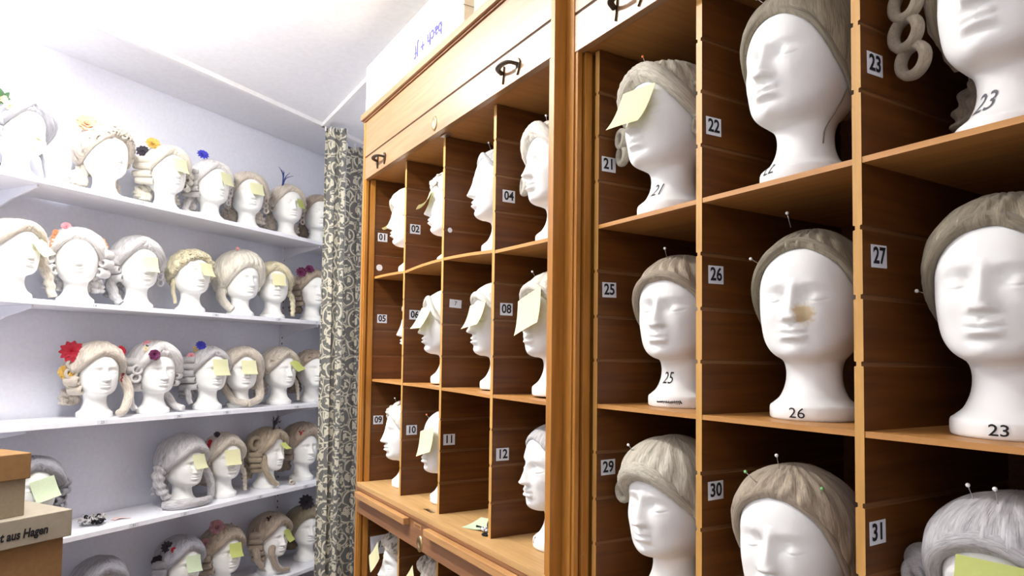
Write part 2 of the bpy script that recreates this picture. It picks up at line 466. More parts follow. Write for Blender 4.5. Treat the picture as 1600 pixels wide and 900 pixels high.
def loop_curl_mesh(R=.018, r=.005, W=.02):
    """ring-shaped curl of hair seen end on"""
    mb = MB()
    G = []
    for a in np.linspace(0, 2 * PI, 32):
        c_ = np.array([math.cos(a), 0, math.sin(a)]) * R
        row = []
        for b_ in np.linspace(0, 2 * PI, 10, endpoint=False):
            row.append(c_ + np.array([math.cos(a), 0, math.sin(a)]) * r * math.cos(b_) + np.array([0, 1, 0]) * W * .5 * math.sin(b_))
        G.append(row)
    mb.grid(G, closed=True, su=2, sv=4)
    return mb
def ringlet(mb, path, R=.018, turns=5, depth=.16, taper=.35, mi=0, nr=1, n=70):
    P = catmull(path, n)
    tube(mb, P, lambda t: R * (.55 + .45 * min(1, t / .12)) * (1 - taper * t) , 16, mi, ridge=depth, nr=nr, twist=turns * 2 * PI)
def fluff(mb, cx, n, r0, mi=0, seed=1, spread=(0, 0, 0)):
    rnd = random.Random(seed)
    for _ in range(n):
        c_ = np.array(cx) + np.array([rnd.uniform(-1, 1) * spread[0], rnd.uniform(-1, 1) * spread[1], rnd.uniform(-1, 1) * spread[2]])
        a0 = rnd.uniform(0, 6); ax = np.array([rnd.uniform(-1, 1), rnd.uniform(-1, 1), rnd.uniform(-1, 1)]); ax /= np.linalg.norm(ax)
        u = np.cross(ax, [0, 0, 1]); u /= np.linalg.norm(u) + 1e-6; w = np.cross(ax, u)
        path = [c_ + (u * math.cos(a0 + k * .62) + w * math.sin(a0 + k * .62)) * r0 * (1 - k * .03) + ax * k * r0 * .09 for k in range(12)]
        tube(mb, path, lambda t: r0 * .42 * (.5 + math.sin(PI * t) * .5), 6, mi)
def surf(az, z, off=0.):
    th = R_(az); t = t_at(th, z); p = headpt(th, t); return p + out_dir(p) * off, out_dir(p)
def flower(mb, c_, nrm, R, mi=0, n=9, layers=3, cup=.5, mc=None, seed=0, width=.5):
    rnd = random.Random(seed); nrm = np.array(nrm, float); nrm /= np.linalg.norm(nrm)
    u = np.cross(nrm, [.1, .2, 1]); u /= np.linalg.norm(u); w = np.cross(nrm, u); c_ = np.array(c_, float)
    for l in range(layers):
        rl = R * (1 - l * .27); el = cup * (.3 + l * .6)
        for k in range(max(4, n - l)):
            a = 2 * PI * (k + .5 * l) / max(4, n - l) + rnd.uniform(-.1, .1)
            d = u * math.cos(a) + w * math.sin(a); s_ = np.cross(nrm, d)
            ro = d * math.cos(el) + nrm * math.sin(el)
            G = []
            for i, q in enumerate((0.02, .35, .7, 1.0)):
                ww = rl * width * (.28, .85, .95, .18)[i]
                mid = c_ + ro * rl * q + nrm * rl * .18 * math.sin(q * PI) 
                G.append([mid - s_ * ww + nrm * ww * .35, mid, mid + s_ * ww + nrm * ww * .35])
            mb.grid(G, mi=mi)
    if mc is not None:
        sph(mb, c_ + nrm * R * .25, R * .2, mc)
def sph(mb, c_, r, mi=0, n=8, sc=(1, 1, 1)):
    G = []
    for i in range(n + 1):
        a = PI * i / n
        G.append([(c_[0] + sc[0] * r * math.sin(a) * math.cos(b_), c_[1] + sc[1] * r * math.sin(a) * math.sin(b_), c_[2] + sc[2] * r * math.cos(a)) for b_ in np.linspace(0, 2 * PI, n * 2, endpoint=False)])
    mb.grid(G, closed=True, mi=mi, flip=True)
def leaf(mb, c_, d, L, mi):
    d = np.array(d, float); d /= np.linalg.norm(d); s_ = np.cross(d, [0, 1, .2]); s_ /= np.linalg.norm(s_)
    nn = np.cross(d, s_); c_ = np.array(c_, float)
    G = []
    for q in (0, .25, .55, .8, 1):
        ww = L * .28 * math.sin(PI * min(.97, q * .9 + .08)); mid = c_ + d * L * q + nn * L * .12 * math.sin(q * PI)
        G.append([mid - s_ * ww, mid - nn * ww * .25, mid + s_ * ww])
    mb.grid(G, mi=mi)

def head_scribble(parent, az, z, L):
    pts = []
    for i in range(40):
        t = i / 39; a = R_(az) + (t - .5) * L / .062 * (1 if i % 3 else .8); zz = z + .0032 * math.sin(i * 2.3) * (.4 + t)
        d = Vector((math.sin(a), -math.cos(a), 0)); o = d * .4 + Vector((0, 0, zz)); hit, nr, _, _ = HEAD_BVH.ray_cast(o, -d)
        if hit: pts.append(hit + nr * .0006)
    mb = MB(); tube(mb, pts, lambda t: .0009, 5); return mb.build('pen_scribble', 'ink', parent)
CURL_CACHE = {}
def curl_obj(kind, mat, parent, loc, rot, **kw):
    key = (kind, mat, tuple(sorted(kw.items())))
    if key not in CURL_CACHE:
        mb = curl_mesh(**kw) if kind == 'sausage' else loop_curl_mesh(**kw)
        o = mb.build('curl', mat, parent, True, HS); CURL_CACHE[key] = o.data
    else:
        o = bpy.data.objects.new('curl', CURL_CACHE[key]); C.objects.link(o); o.parent = parent
    o.location = [x * HS for x in loc]; o.rotation_euler = rot
    return o

FLCOL = dict(red='petal_red', peach='petal_peach', coral='petal_coral', gold='petal_gold', blue='petal_blue', pink='petal_pink', rose='petal_rose',
             black='petal_black', cream='petal_cream', purple='petal_purple', dblue='petal_darkblue')
def add_flowers(root, lst):
    for k, (col, az, z, R, style) in enumerate(lst):
        p, d = surf(az, min(z, .285), .022 + R * .45)
        p = p + np.array([0, 0, max(0, z - .285)])
        mb = MB(); mats = [FLCOL[col], 'leaf', 'petal_gold']
        if style == 'rose': flower(mb, p, d + np.array([0, -1.6, 0]), R, 0, 7, 4, .75, seed=k, width=.62)
        elif style == 'spiky': flower(mb, p, d + np.array([0, -1.6, 0]), R, 0, 11, 3, .45, None, seed=k, width=.26)
        elif style == 'small':
            for q in range(3):
                pp = p + np.array([.006 * (q - 1), -.004, .013 * (1 - q)]); flower(mb, pp, d + np.array([0, -1.6, 0]), R * .55, 0, 5, 2, .5, 2, seed=k + q)
        elif style == 'chain':
            for q in range(5):
                pp = p + np.array([-.003 * q, -.002, -.016 * q]); flower(mb, pp, d + np.array([0, -1.6, 0]), R * .5, 0, 6, 2, .6, None, seed=k + q)
        elif style == 'leafy':
            flower(mb, p, d + np.array([0, -1.6, 0]), R * .7, 0, 7, 3, .7, seed=k)
            for a in range(7): leaf(mb, p, (math.cos(a), -.3, math.sin(a)), R * 1.3, 1)
        mb.build('hair_flower', mats, root, True, HS)

def make_wig(spec, loc, rz):
    """spec -> Empty with cap, roll, curls, ringlets and flowers as children"""
    root = empty('wig', loc, rz)
    mat = spec['mat']; sd = spec.get('seed', 0)
    capk = dict(front=.254, ear=.165, nape=.12, temple=.220, thick=.012); capk.update(spec.get('cap', {}))
    mb = MB(); hair_cap(mb, seed=sd, **capk); mb.build('cap', mat, root, True, HS)
    if spec.get('fluff'):
        mb = MB()
        rnd = random.Random(sd)
        for k in range(spec['fluff']):
            az = rnd.uniform(-180, 180); lo = zlow(R_(az), capk['front'], capk['ear'], capk['nape'], capk['temple'])
            p, d = surf(az, rnd.uniform(lo + .004, .283), capk['thick'] * .8 + capk.get('puff', 0) * .7)
            p[2] += capk.get('up', 0) * max(0, (p[2] - lo) / (.3 - lo)) ** 1.3
            fluff(mb, p, 1, spec.get('fluff_r', .009), 0, rnd.randint(0, 9999))
        mb.build('frizz', mat, root, True, HS)['kind'] = 'stuff'
    hk = {k: capk[k] for k in ('front', 'temple', 'ear', 'nape')}
    if 'roll' in spec:
        rk = dict(r=.015); rk.update(spec['roll'])
        mb = MB(); front_roll(mb, **{**hk, **rk}); mb.build('front_roll', mat, root, True, HS)
    for (side, n, R, L, z0) in spec.get('curls', []):         # stacked sausage curls over the ears
        R *= 1.12; L *= 1.15
        for i in range(n):
            z = z0 - i * R * 1.93
            wv = .0775 if z > .165 else .0775 - (.165 - z) * .45
            curl_obj('sausage', mat, root, (side * (wv + .002 + R * .35), -.040 + .004 * i, z), (R_(4 * (i % 2) - 2), 0, R_(-side * 42)), L=L, R=R)
    for (side, n, R, z0, y0) in spec.get('loops', []):        # ring curls seen end on
        for i in range(n):
            z = z0 - i * R * 2.0
            curl_obj('loop', mat, root, (side * (.078 + capk['thick'] * .4 + R * .9 + .004 * math.sin(i * 2)), y0 - .012 + .005 * i, z), (0, 0, R_(side * 12)), R=R, r=R * .36, W=R * 1.0)
    for (path, R, turns, depth) in spec.get('tails', []):
        mb = MB(); ringlet(mb, path, R, turns, depth); mb.build('ringlet', mat, root, True, HS)
    for (side, n, R) in spec.get('nape', []):                 # bunch of curls behind the neck
        rnd = random.Random(sd + 5)
        for k in range(n):
            x = side * (.030 + .012 * (k % 3)) ; y = .075 - .008 * (k % 2); zt = .150 - .012 * (k % 3)
            mb = MB(); ringlet(mb, [(x * 1.0, y - .006, zt + .012), (x * 1.65, y - .004, zt - .03), (x * 1.75, y - .012, .050 + .010 * rnd.random())], R * 1.08, 4, .22, .1, n=40)
            mb.build('nape_curl', mat, root, True, HS)
    if spec.get('flowers'): add_flowers(root, spec['flowers'])
    if spec.get('feather'):
        col, az, z, L, nf = spec['feather']; p, d = surf(az, z, .015); mb = MB(); rnd = random.Random(sd)
        for k in range(nf):
            a = rnd.uniform(-.7, .7); tip = p + np.array([math.sin(a) * L * .7 + .3 * L * (1 if az < 0 else -1) * rnd.random(), -.01, L * (.6 + .4 * rnd.random())])
            mid = (p + tip) / 2 + np.array([-.2 * L * math.sin(a), 0, .12 * L])
            tube(mb, catmull([p, mid, tip], 10), lambda t: .0042 * (1 - .7 * t), 5, 0, sq=.5)
        mb.build('feather', FLCOL[col], root, True, HS)
    if spec.get('ribbon'):
        mb = MB(); P = []
        for a in np.linspace(-60, 95, 30):
            p, d = surf(a, min(.283, zlow(R_(a), .275, .24, .22, .262)), .017 + capk.get('puff', 0) * .6); P.append(p + np.array([0, 0.03, capk.get('up', 0) * .8 + .008]))
        tube(mb, P, lambda t: .006, 8, 0, sq=.35); mb.build('ribbon', 'black_cloth', root, True, HS)
    if spec.get('lace'):
        pts = [surf(spec['lace'] + 8 * math.sin(z_ * 40), z_, .003)[0] for z_ in np.linspace(.165, .122, 6)]
        e = pts[-1]; pts += [e + np.array([-.010, -.004, -.018]), e + np.array([-.022, -.010, -.040]), e + np.array([-.024, -.012, -.062])]
        mb = MB(); tube(mb, catmull(pts, 30), lambda t: .0011, 6, 0)
        mb.build('string', mat, root, True, HS)
    if spec.get('brooch'):
        az, z = spec['brooch']; p, d = surf(az, z, .03); mb = MB(); rnd = random.Random(3)
        for k in range(9): sph(mb, p + np.array([rnd.uniform(-.018, .018), -.004, rnd.uniform(-.014, .014)]), .005, 0, 6)
        mb.build('beaded_brooch', spec.get('brooch_mat', 'petal_red'), root, True, HS)
    return root

def make_note(loc, rz, az=0, x=0, ztop=.235, size=.072, lift=25, curl=25, roll=0, d0=.094, mat='note_pale', label='', pin=None):
    """square of paper stuck on the head by its top edge, lower edge lifting away"""
    mb = MB(); az = R_(az); out = np.array([math.sin(az), -math.cos(az), 0]); side = np.array([math.cos(az), math.sin(az), 0]); dn = np.array([0, 0, -1.])
    n = 9; G = []; ps = np.zeros(3); a = R_(lift)
    cr, sr = math.cos(R_(roll)), math.sin(R_(roll))
    prof = [np.zeros(2)]
    for i in range(1, n):
        aa = a + R_(curl) * (i / (n - 1)) ** 2
        prof.append(prof[-1] + np.array([math.sin(aa), math.cos(aa)]) * size / (n - 1))
    for sgn, th in ((0, 0), (1, .0005)):
        G = []
        for i in range(n):
            row = []
            for j in range(n):
                u = (j / (n - 1) - .5) * size; o_, v = prof[i]
                uu, vv = u * cr - v * sr, u * sr + v * cr
                row.append(out * (d0 + o_ - th - .9 * u * u) + side * (x + uu) + np.array([0, 0, ztop]) + dn * vv)
            G.append(row)
        mb.grid(G, su=1, sv=1, flip=bool(sgn))
    o = mb.build('sticky_note', mat, None, True, HS)
    o.location = loc; o.rotation_euler = (0, 0, rz); tag(o, label, 'sticky note')
    return o
def make_pin(loc, rz, az, z, mat, label, L=.018, lean=(0, 0, .5), off=.012, up=0.):
    p, d = surf(az, z, off); p = p + np.array([0, 0, up]); dd = d + np.array(lean); dd /= np.linalg.norm(dd)
    o = MB(); tube(o, [p - dd * .006, p + dd * L * .5, p + dd * L], lambda t: .00055, 5, 1)
    sph(o, p + dd * L, .0028, 0, 8)
    o = o.build('pin', [mat, 'steel'], None, True, HS); o.location = loc; o.rotation_euler = (0, 0, rz)
    tag(o, label, 'pin'); return o
# ------------------------------------------------------------------ the room
SA = R_(32.635)                                   # direction of the shelving wall
SD = np.array([math.cos(SA), math.sin(SA)]); SN = np.array([-math.sin(SA), math.cos(SA)])
SC = 2.9143                                       # distance of the shelf fronts
def SH(s, off=0., z=0.):
    p = SD * s + SN * (SC + off); return (float(p[0]), float(p[1]), z)
CEIL = 2.93
A_ = (-1.5, -1.6); B_ = (1.5, -1.6); C_ = (1.5, 4.813); D_ = (-1.5, 2.892)
def wall(name, p, q, th=.08):
    p = np.array(p); q = np.array(q); d = (q - p); L = np.linalg.norm(d); d /= L; n = np.array([d[1], -d[0]])
    mb = MB(); a, b_, c_, e = p, q, q + n * th, p + n * th
    V = [(*a, 0), (*b_, 0), (*c_, 0), (*e, 0), (*a, CEIL), (*b_, CEIL), (*c_, CEIL), (*e, CEIL)]
    mb.add(V, [(0, 3, 2, 1), (4, 5, 6, 7), (0, 1, 5, 4), (1, 2, 6, 5), (2, 3, 7, 6), (3, 0, 4, 7)])
    o = mb.build(name, 'wall_paint'); o['kind'] = 'structure'
wall('wall_back', D_, C_) if False else None
wall('wall_front', A_, B_); wall('wall_right', B_, C_); wall('wall_back', C_, D_); wall('wall_left', D_, A_)
for nm, z0, z1, mt in (('floor', -.05, 0, 'floor_lino'), ('ceiling', CEIL, CEIL + .05, 'ceiling_paint')):
    mb = MB(); V = [(*p, z) for z in (z0, z1) for p in (A_, B_, C_, D_)]
    mb.add(V, [(3, 2, 1, 0), (4, 5, 6, 7), (0, 1, 5, 4), (1, 2, 6, 5), (2, 3, 7, 6), (3, 0, 4, 7)])
    mb.build(nm, mt)['kind'] = 'structure'

# lamps
def lamp(x, y0, y1, label, mat):
    t = empty('ceiling_light', (x, (y0 + y1) / 2, CEIL)); h = (y1 - y0) / 2
    tag(t, label, 'ceiling light')
    mb = MB(); mb.box(-.055, .055, -h, h, -.03, -.001, bev=.004); mb.build('housing', 'rail_white', t)
    mb = MB(); P = [(0, y, -.062) for y in np.linspace(-h + .03, h - .03, 12)]
    G = []
    for y in np.linspace(-h + .012, h - .012, 10):
        G.append([(.052 * math.cos(a), y, -.032 + .048 * math.sin(a)) for a in np.linspace(PI, 2 * PI, 12)])
    mb.grid(G)
    for r_ in (G[0], G[-1]):
        k = len(mb.v); mb.add(r_, [tuple(range(12))])
    mb.build('diffuser', mat, t, False)
    for s_ in (-1, 1):
        mb = MB(); mb.box(-.054, .054, s_ * h - .006, s_ * h + .006, -.034, -.002, bev=.002); mb.build('end_cap', 'rail_white', t)
lamp(-.12, 1.65, 3.05, 'long white fluorescent ceiling light near the wig shelves', 'lamp_tube')
lamp(-1.15, -1.35, .05, 'added unseen fill light on the ceiling behind the camera position', 'lamp_fill_warm')  # extra lamp out of view, added to brighten the wig shelves and heads

# curtain rail
mb = MB()
def railseg(p, q):
    p = np.array(p); q = np.array(q); d = (q - p) / np.linalg.norm(q - p); n = np.array([-d[1], d[0]]) * .013
    V = [(*(a), z) for z in (CEIL - .024, CEIL - .0005) for a in (p - n, q - n, q + n, p + n)]
    mb.add(V, [(3, 2, 1, 0), (4, 5, 6, 7), (0, 1, 5, 4), (1, 2, 6, 5), (2, 3, 7, 6), (3, 0, 4, 7)])
cn = np.array(SH(3.075, -.121)[:2])
railseg(SH(.45, -.121)[:2], SH(3.70, -.121)[:2]); railseg((cn[0], cn[1]), (cn[0], .2))
o = mb.build('curtain_rail', 'rail_white'); tag(o, 'white curtain rail on the ceiling turning a corner at the floral curtain', 'curtain rail')

def curtain(name, pts, folds, amp, z0, z1, label, flare=1.15, hooks=True):
    t = empty(name, (pts[0][0], pts[0][1], z0)); tag(t, label, 'curtain')
    p = np.array(pts[0]); q = np.array(pts[1]); d = q - p; L = np.linalg.norm(d); d /= L; n = np.array([-d[1], d[0]])
    NU = 220; NZ = 60; base = []; arc = 0; last = None
    G = []; U = []
    for i in range(NZ + 1):
        k = i / NZ; z = z0 + (z1 - z0) * k; fl = 1 + (flare - 1) * (1 - k)
        row = []; ur = []; arc = 0; last = None
        for j in range(NU + 1):
            u = j / NU; ph = u * folds * 2 * PI
            a = amp * (1 + .25 * math.sin(3.1 * u * folds + 1)) * (.75 + .25 * (1 - k)) * math.sin(ph + .25 * math.sin(2.5 * k + u * 5))
            x = p + d * (u * L * fl + .018 * math.sin(2 * ph) ) + n * a
            if last is not None: arc += np.linalg.norm(x - last)
            last = x; row.append((x[0] - p[0], x[1] - p[1], z - z0)); ur.append((arc, z))
        G.append(row); U.append(ur)
    V = [v for r in G for v in r]; F = []; UV = []
    w = NU + 1
    for i in range(NZ):
        for j in range(NU):
            F.append((i * w + j, i * w + j + 1, (i + 1) * w + j + 1, (i + 1) * w + j))
            UV.append([U[i][j], U[i][j + 1], U[i + 1][j + 1], U[i + 1][j]])
    mb = MB(); mb.add(V, F, 0, UV); o = mb.build('cloth', 'curtain_cloth', t, True)
    sm = o.modifiers.new('thickness', 'SOLIDIFY'); sm.thickness = .0015
    for j in range(0, folds * 2 + 1):
        u = min(1, j / (folds * 2)); x = d * u * L
        mb = MB(); mb.box(x[0] - .004, x[0] + .004, x[1] - .004, x[1] + .004, z1 - z0 - .02, CEIL - .026 - z0, bev=.001)
        mb.build('hook', 'rail_white', t)
curtain('curtain', [(cn[0] + .004, cn[1] - .03), (cn[0] + .122, cn[1] - .060)], 2, .028, .06, 2.898, 'grey and cream floral curtain bunched at the end of the wig shelves', 1.02)
c2a = SH(3.36, -.06); c2b = SH(3.36 + .085, -.06 - .06)
curtain('curtain', [c2a[:2], c2b[:2]], 1, .02, .06, 2.885, 'dark floral curtain behind, seen between the front curtain and the cabinet', 1.0)

# wall shelves
SHZ = [2.254, 1.7645, 1.262, .7855, .285]
SHN = ['topmost', 'second', 'middle', 'fourth', 'lowest']
def shobj(mb, name, mat, parent=None, loc=(0, 0, 0), smooth=False):
    o = mb.build(name, mat, parent, smooth); o.location = loc; o.rotation_euler = (0, 0, SA); return o
rnd = random.Random(2)
TAGS = {0: [(1.84, '13'), (3.02, '18')], 1: [(1.66, '14'), (2.23, '16'), (2.62, '17'), (2.9, '17')], 2: [(1.71, '23'), (2.05, '24'), (2.31, '25'), (2.77, '26'), (3.0, '28')],
        3: [(1.86, '31'), (2.10, '32'), (2.53, '33'), (2.85, '34')], 4: [(2.6, '40')]}
for i, z in enumerate(SHZ):
    # the board is a thing of its own, lying on the brackets
    t = empty('shelf_board', SH(2.25, 0, z), SA)
    tag(t, '%s long white shelf board full of wigged foam heads' % SHN[i], 'shelf', 'white wall shelves')
    mb = MB(); mb.box(-.80, 1.62, 0, .31, -.022, 0, bev=.0015); mb.build('board', 'shelf_white', t)
    for s_, txt in TAGS[i]:
        x = s_ * 1.1 - 2.25
        mb = MB(); mb.box(x - .022, x + .022, -.0016, -.0002, -.0205, -.0015); p = mb.build('number_label', 'paper_white', t)
        text_on('number', txt, .017, (x, -.0018, -.011), (1, 0, 0), (0, 0, 1), 'ink_faded', p)
    t2 = empty('shelf_board', SH(.62, 0, z), SA)
    tag(t2, '%s white shelf board continuing left past the edge of the photo' % SHN[i], 'shelf', 'left ends of white wall shelves')
    mb = MB(); mb.box(-.20, .825, 0, .31, -.022, 0, bev=.0015); mb.build('board', 'shelf_white', t2)
for k, s_ in enumerate((1.595, 3.23)):
    t = empty('shelf_upright', SH(s_, .33, .05), SA)
    tag(t, ['slotted white shelf upright at the left edge of the shelves', 'slotted white shelf upright near the floral curtain'][k], 'shelf upright')
    mb = MB(); mb.box(-.0125, .0125, -.012, 0, 0, 2.35); 
    for q in range(60): mb.box(-.003, .003, -.0135, -.012, .05 + q * .038, .062 + q * .038, 1)
    mb.build('rail', ['shelf_white', 'slot_dark'], t)
    for z in SHZ:
        zz = z - .05 - .0225
        mb = MB(); V = []
        for x in (-.004, .004):
            V += [(x, -.012, zz), (x, -.30, zz), (x, -.30, zz - .012), (x, -.11, zz - .045), (x, -.03, zz - .07), (x, -.012, zz - .075)]
        mb.add(V, [(5, 4, 3, 2, 1, 0), (6, 7, 8, 9, 10, 11)] + [(a, (a + 1) % 6, (a + 1) % 6 + 6, a + 6) for a in range(6)])
        mb.build('bracket', 'shelf_white', t)

# ------------------------------------------------------------------ cabinets
def label_plate(parent, x, y, z, txt, w=.040, h=.034, tilt=0., bold=.0009, size=.034, shear=0, sx=.92):
    # on a divider face that looks towards -y
    mb = MB(); c_, s_ = math.cos(tilt), math.sin(tilt)
    ux = np.array([c_, 0, s_]); uz = np.array([-s_, 0, c_]); o = np.array([x, y, z])
    V = [o + ux * a * w / 2 + uz * b_ * h / 2 + np.array([0, e, 0]) for e in (-.0004, 0) for a, b_ in ((-1, -1), (1, -1), (1, 1), (-1, 1))]
    mb.add(V, [(0, 1, 2, 3), (7, 6, 5, 4), (0, 4, 5, 1), (1, 5, 6, 2), (2, 6, 7, 3), (3, 7, 4, 0)])
    p = mb.build('number_label', 'paper_white', parent)
    text_on('number', txt, size, o + np.array([0, -.0006, 0]), ux, uz, 'ink', p, bold=bold, sx=sx, shear=shear)
def cabinet(label, xf, xd, y_out0, y_out1, ys, side_t, shelves, led, grooves, zt=2.253):
    t = empty('pigeonhole_cabinet', (xf, (y_out0 + y_out1) / 2, 0)); tag(t, label, 'cabinet')
    ox, oy = xf, (y_out0 + y_out1) / 2
    def P(mb, name, mat, parent=t, smooth=False):
        mb.v = [(x - ox, y - oy, z) for x, y, z in mb.v]
        return mb.build(name, mat, parent, smooth)
    XB = 1.372; top = 2.487
    for y0, y1 in ((y_out0, y_out0 + side_t), (y_out1 - side_t, y_out1)):
        mb = MB(); mb.box(xf, XB + .014, y0, y1, .0, top, bev=.0012); P(mb, 'side_panel', 'stile_z')
    # shutter tracks standing inside the sides
    for y0, sg in ((y_out0 + side_t, 1), (y_out1 - side_t, -1)):
        for z0, z1 in ((led, zt), (.1, led - .115)):
            mb = MB()
            for a, b_, w in ((xf + .004, xf + .016, .010), (xf + .024, xd - .002, .012)):
                ya, yb = sorted((y0, y0 + sg * w)); mb.box(a, b_, ya, yb, z0, z1, bev=.001)
            P(mb, 'shutter_track', 'stile_z')
    mb = MB(); mb.box(XB, XB + .012, y_out0 + side_t, y_out1 - side_t, .06, top); P(mb, 'back_panel', 'divider_x')
    th = .0145
    lo, hi = ys[-1], ys[0]
    for y in ys:
        mb = MB()
        for z0, z1, gs in ((led, zt, grooves), (.1, led - .115, [led - .115 - .1 * k for k in range(1, 8)])):
            prof = []; y0, y1 = y - th / 2, y + th / 2
            L = [(y0, z0)]; Rr = [(y1, z0)]
            for gz in sorted(gs):
                if not z0 + .02 < gz < z1 - .02: continue
                L += [(y0, gz - .004), (y0 + .0035, gz - .003), (y0 + .0035, gz + .003), (y0, gz + .004)]
                Rr += [(y1, gz - .004), (y1 - .0035, gz - .003), (y1 - .0035, gz + .003), (y1, gz + .004)]
            L.append((y0, z1)); Rr.append((y1, z1))
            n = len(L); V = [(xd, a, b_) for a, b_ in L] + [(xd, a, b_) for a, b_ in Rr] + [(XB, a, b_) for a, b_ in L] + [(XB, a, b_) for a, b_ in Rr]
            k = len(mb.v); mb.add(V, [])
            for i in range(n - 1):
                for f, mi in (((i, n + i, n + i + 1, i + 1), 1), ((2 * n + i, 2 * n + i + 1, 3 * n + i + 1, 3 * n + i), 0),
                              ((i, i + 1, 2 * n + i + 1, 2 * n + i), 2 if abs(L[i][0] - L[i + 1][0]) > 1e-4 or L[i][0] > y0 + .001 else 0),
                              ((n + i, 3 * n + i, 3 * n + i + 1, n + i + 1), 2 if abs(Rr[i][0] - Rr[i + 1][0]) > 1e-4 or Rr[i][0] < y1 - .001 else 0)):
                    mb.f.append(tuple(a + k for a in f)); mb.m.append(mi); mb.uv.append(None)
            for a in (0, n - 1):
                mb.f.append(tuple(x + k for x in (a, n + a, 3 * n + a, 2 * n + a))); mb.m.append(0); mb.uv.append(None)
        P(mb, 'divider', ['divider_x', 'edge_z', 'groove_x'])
    for ci in range(len(ys) - 1):
        ya, yb = ys[ci + 1] + th / 2 - .0005, ys[ci] - th / 2 + .0005
        for zl in shelves:
            z = zl[ci] if isinstance(zl, (list, tuple)) else (zl, zl, .0)
            za, zb, bow = z
            G0, G1 = [], []
            rows = []
            for q in range(13):
                u = q / 12; y = ya + (yb - ya) * u; zz = za + (zb - za) * u + bow * math.sin(u * PI * 2 if bow < 0 else u * PI)
                rows.append([(xd + .001, y, zz), (XB - .001, y, zz), (XB - .001, y, zz - .009), (xd + .001, y, zz - .009)])
            mb = MB(); mb.grid(rows, closed=True)
            mb.add(rows[0], [(3, 2, 1, 0)]); mb.add(rows[-1], [(0, 1, 2, 3)])
            P(mb, 'shelf', 'shelf_y')
    yi0, yi1 = y_out0 + side_t, y_out1 - side_t
    # ledge, rail with drawer-like pull bars
    mb = MB(); mb.box(xf - .002, XB, yi0, yi1, led - .018, led, bev=.001); P(mb, 'ledge', 'ledge_y')
    mb = MB(); mb.box(xf, xf + .022, yi0, yi1, led - .115, led - .0185, bev=.001)
    mb.box(xf - .003, xf, yi0, yi1, led - .026, led - .0185); ra = P(mb, 'front_rail', 'rail_y')
    return t, P, yi0, yi1
def bail(P, y, z, xf, L=.075, parent=None):
    """bow handle: two pointed plates and a bridge"""
    h = MB()
    for s_ in (-1, 1):
        cy = y + s_ * L / 2
        for k in range(1):
            V = []
            for x in (xf - .0045, xf - .0003):
                V += [(x, cy - s_ * .002, z - .028), (x, cy + s_ * .010, z - .010), (x, cy + s_ * .012, z + .004), (x, cy + s_ * .004, z + .014), (x, cy - s_ * .008, z + .018), (x, cy - s_ * .006, z - .004)]
            h.add(V, [(0, 1, 2, 3, 4, 5), (11, 10, 9, 8, 7, 6)] + [(a, a + 6, (a + 1) % 6 + 6, (a + 1) % 6) for a in range(6)])
    path = catmull([(xf - .003, y - L / 2, z), (xf - .022, y - L * .36, z + .004), (xf - .027, y, z + .006), (xf - .022, y + L * .36, z + .004), (xf - .003, y + L / 2, z)], 24)
    tube(h, path, lambda t: .0075, 10, 0, sq=.55)
    P(h, 'handle', 'bronze', *( [parent] if parent else []))
def header(P, xf, yi0, yi1, y_out0, y_out1, handles, lock, xb=1.372):
    mb = MB(); mb.box(xf + .002, xf + .022, yi0 - .004, yi1 + .004, 2.250, 2.336, bev=.0012); sh = P(mb, 'roller_shutter_rail', 'honey_y')
    mb = MB(); mb.box(xf + .004, xf + .024, yi0, yi1, 2.336, 2.342); P(mb, 'gap', 'slot_dark')
    mb = MB(); mb.box(xf + .002, xf + .022, yi0 - .004, yi1 + .004, 2.342, 2.482, bev=.0012); P(mb, 'header_board', 'honey_y')
    mb = MB(); mb.box(xf + .024, xb, yi0, yi1, 2.256, 2.274); P(mb, 'inner_ceiling', 'shelfside_x')
    mb = MB(); mb.box(xf - .004, xf + .01, y_out0 - .0, y_out1 + .0, 2.4825, 2.4875, 0); P(mb, 'shadow_moulding', 'rail_y')
    mb = MB(); mb.box(xf - .014, xb + .014, y_out0 - .0, y_out1 + .004, 2.488, 2.512, bev=.002); P(mb, 'top_board', 'honey_y')
    for y in handles: bail(P, y, 2.288, xf + .002)
    for y in lock:
        mb = MB()
        G = [[(xf + .0015 - dx, y + r * math.cos(a), 2.283 + 1.5 * r * math.sin(a)) for a in np.linspace(0, 2 * PI, 20, endpoint=False)] for dx, r in ((0, .016), (.003, .015), (.0035, .009), (.001, .006), (.001, .0001))]
        mb.grid(G, closed=True); P(mb, 'lock', 'brass', smooth=True)
        mb = MB(); mb.box(xf + .03, xf + .05, y - .02, y + .02, 2.25, 2.256); P(mb, 'latch_plate', 'steel')
def rail_fit(P, xf, led, bars, slot, lock):
    for y0, y1 in bars:
        mb = MB(); mb.box(xf - .022, xf, y0, y1, led - .052, led - .030, bev=.002); P(mb, 'pull_bar', 'bar_y')
    for y in slot:
        mb = MB(); mb.box(xf - .002, xf, y - .03, y + .03, led - .050, led - .036, bev=.0008); mb.box(xf - .0025, xf - .002, y - .022, y + .022, led - .047, led - .039, 1)
        P(mb, 'label_holder', ['bar_y', 'rail_y'])
        mb = MB(); mb.box(xf + .03, xf + .045, y - .03, y + .03, led, led + .0012, bev=.0004); P(mb, 'catch_plate', 'brass')
    for y in lock:
        mb = MB()
        G = [[(xf - dx, y + r * math.cos(a), led - .094 + 1.35 * r * math.sin(a)) for a in np.linspace(0, 2 * PI, 20, endpoint=False)] for dx, r in ((0, .019), (.003, .018), (.0035, .009), (.001, .008), (.001, .0001))]
        mb.grid(G, closed=True); P(mb, 'lock', 'brass', smooth=True)

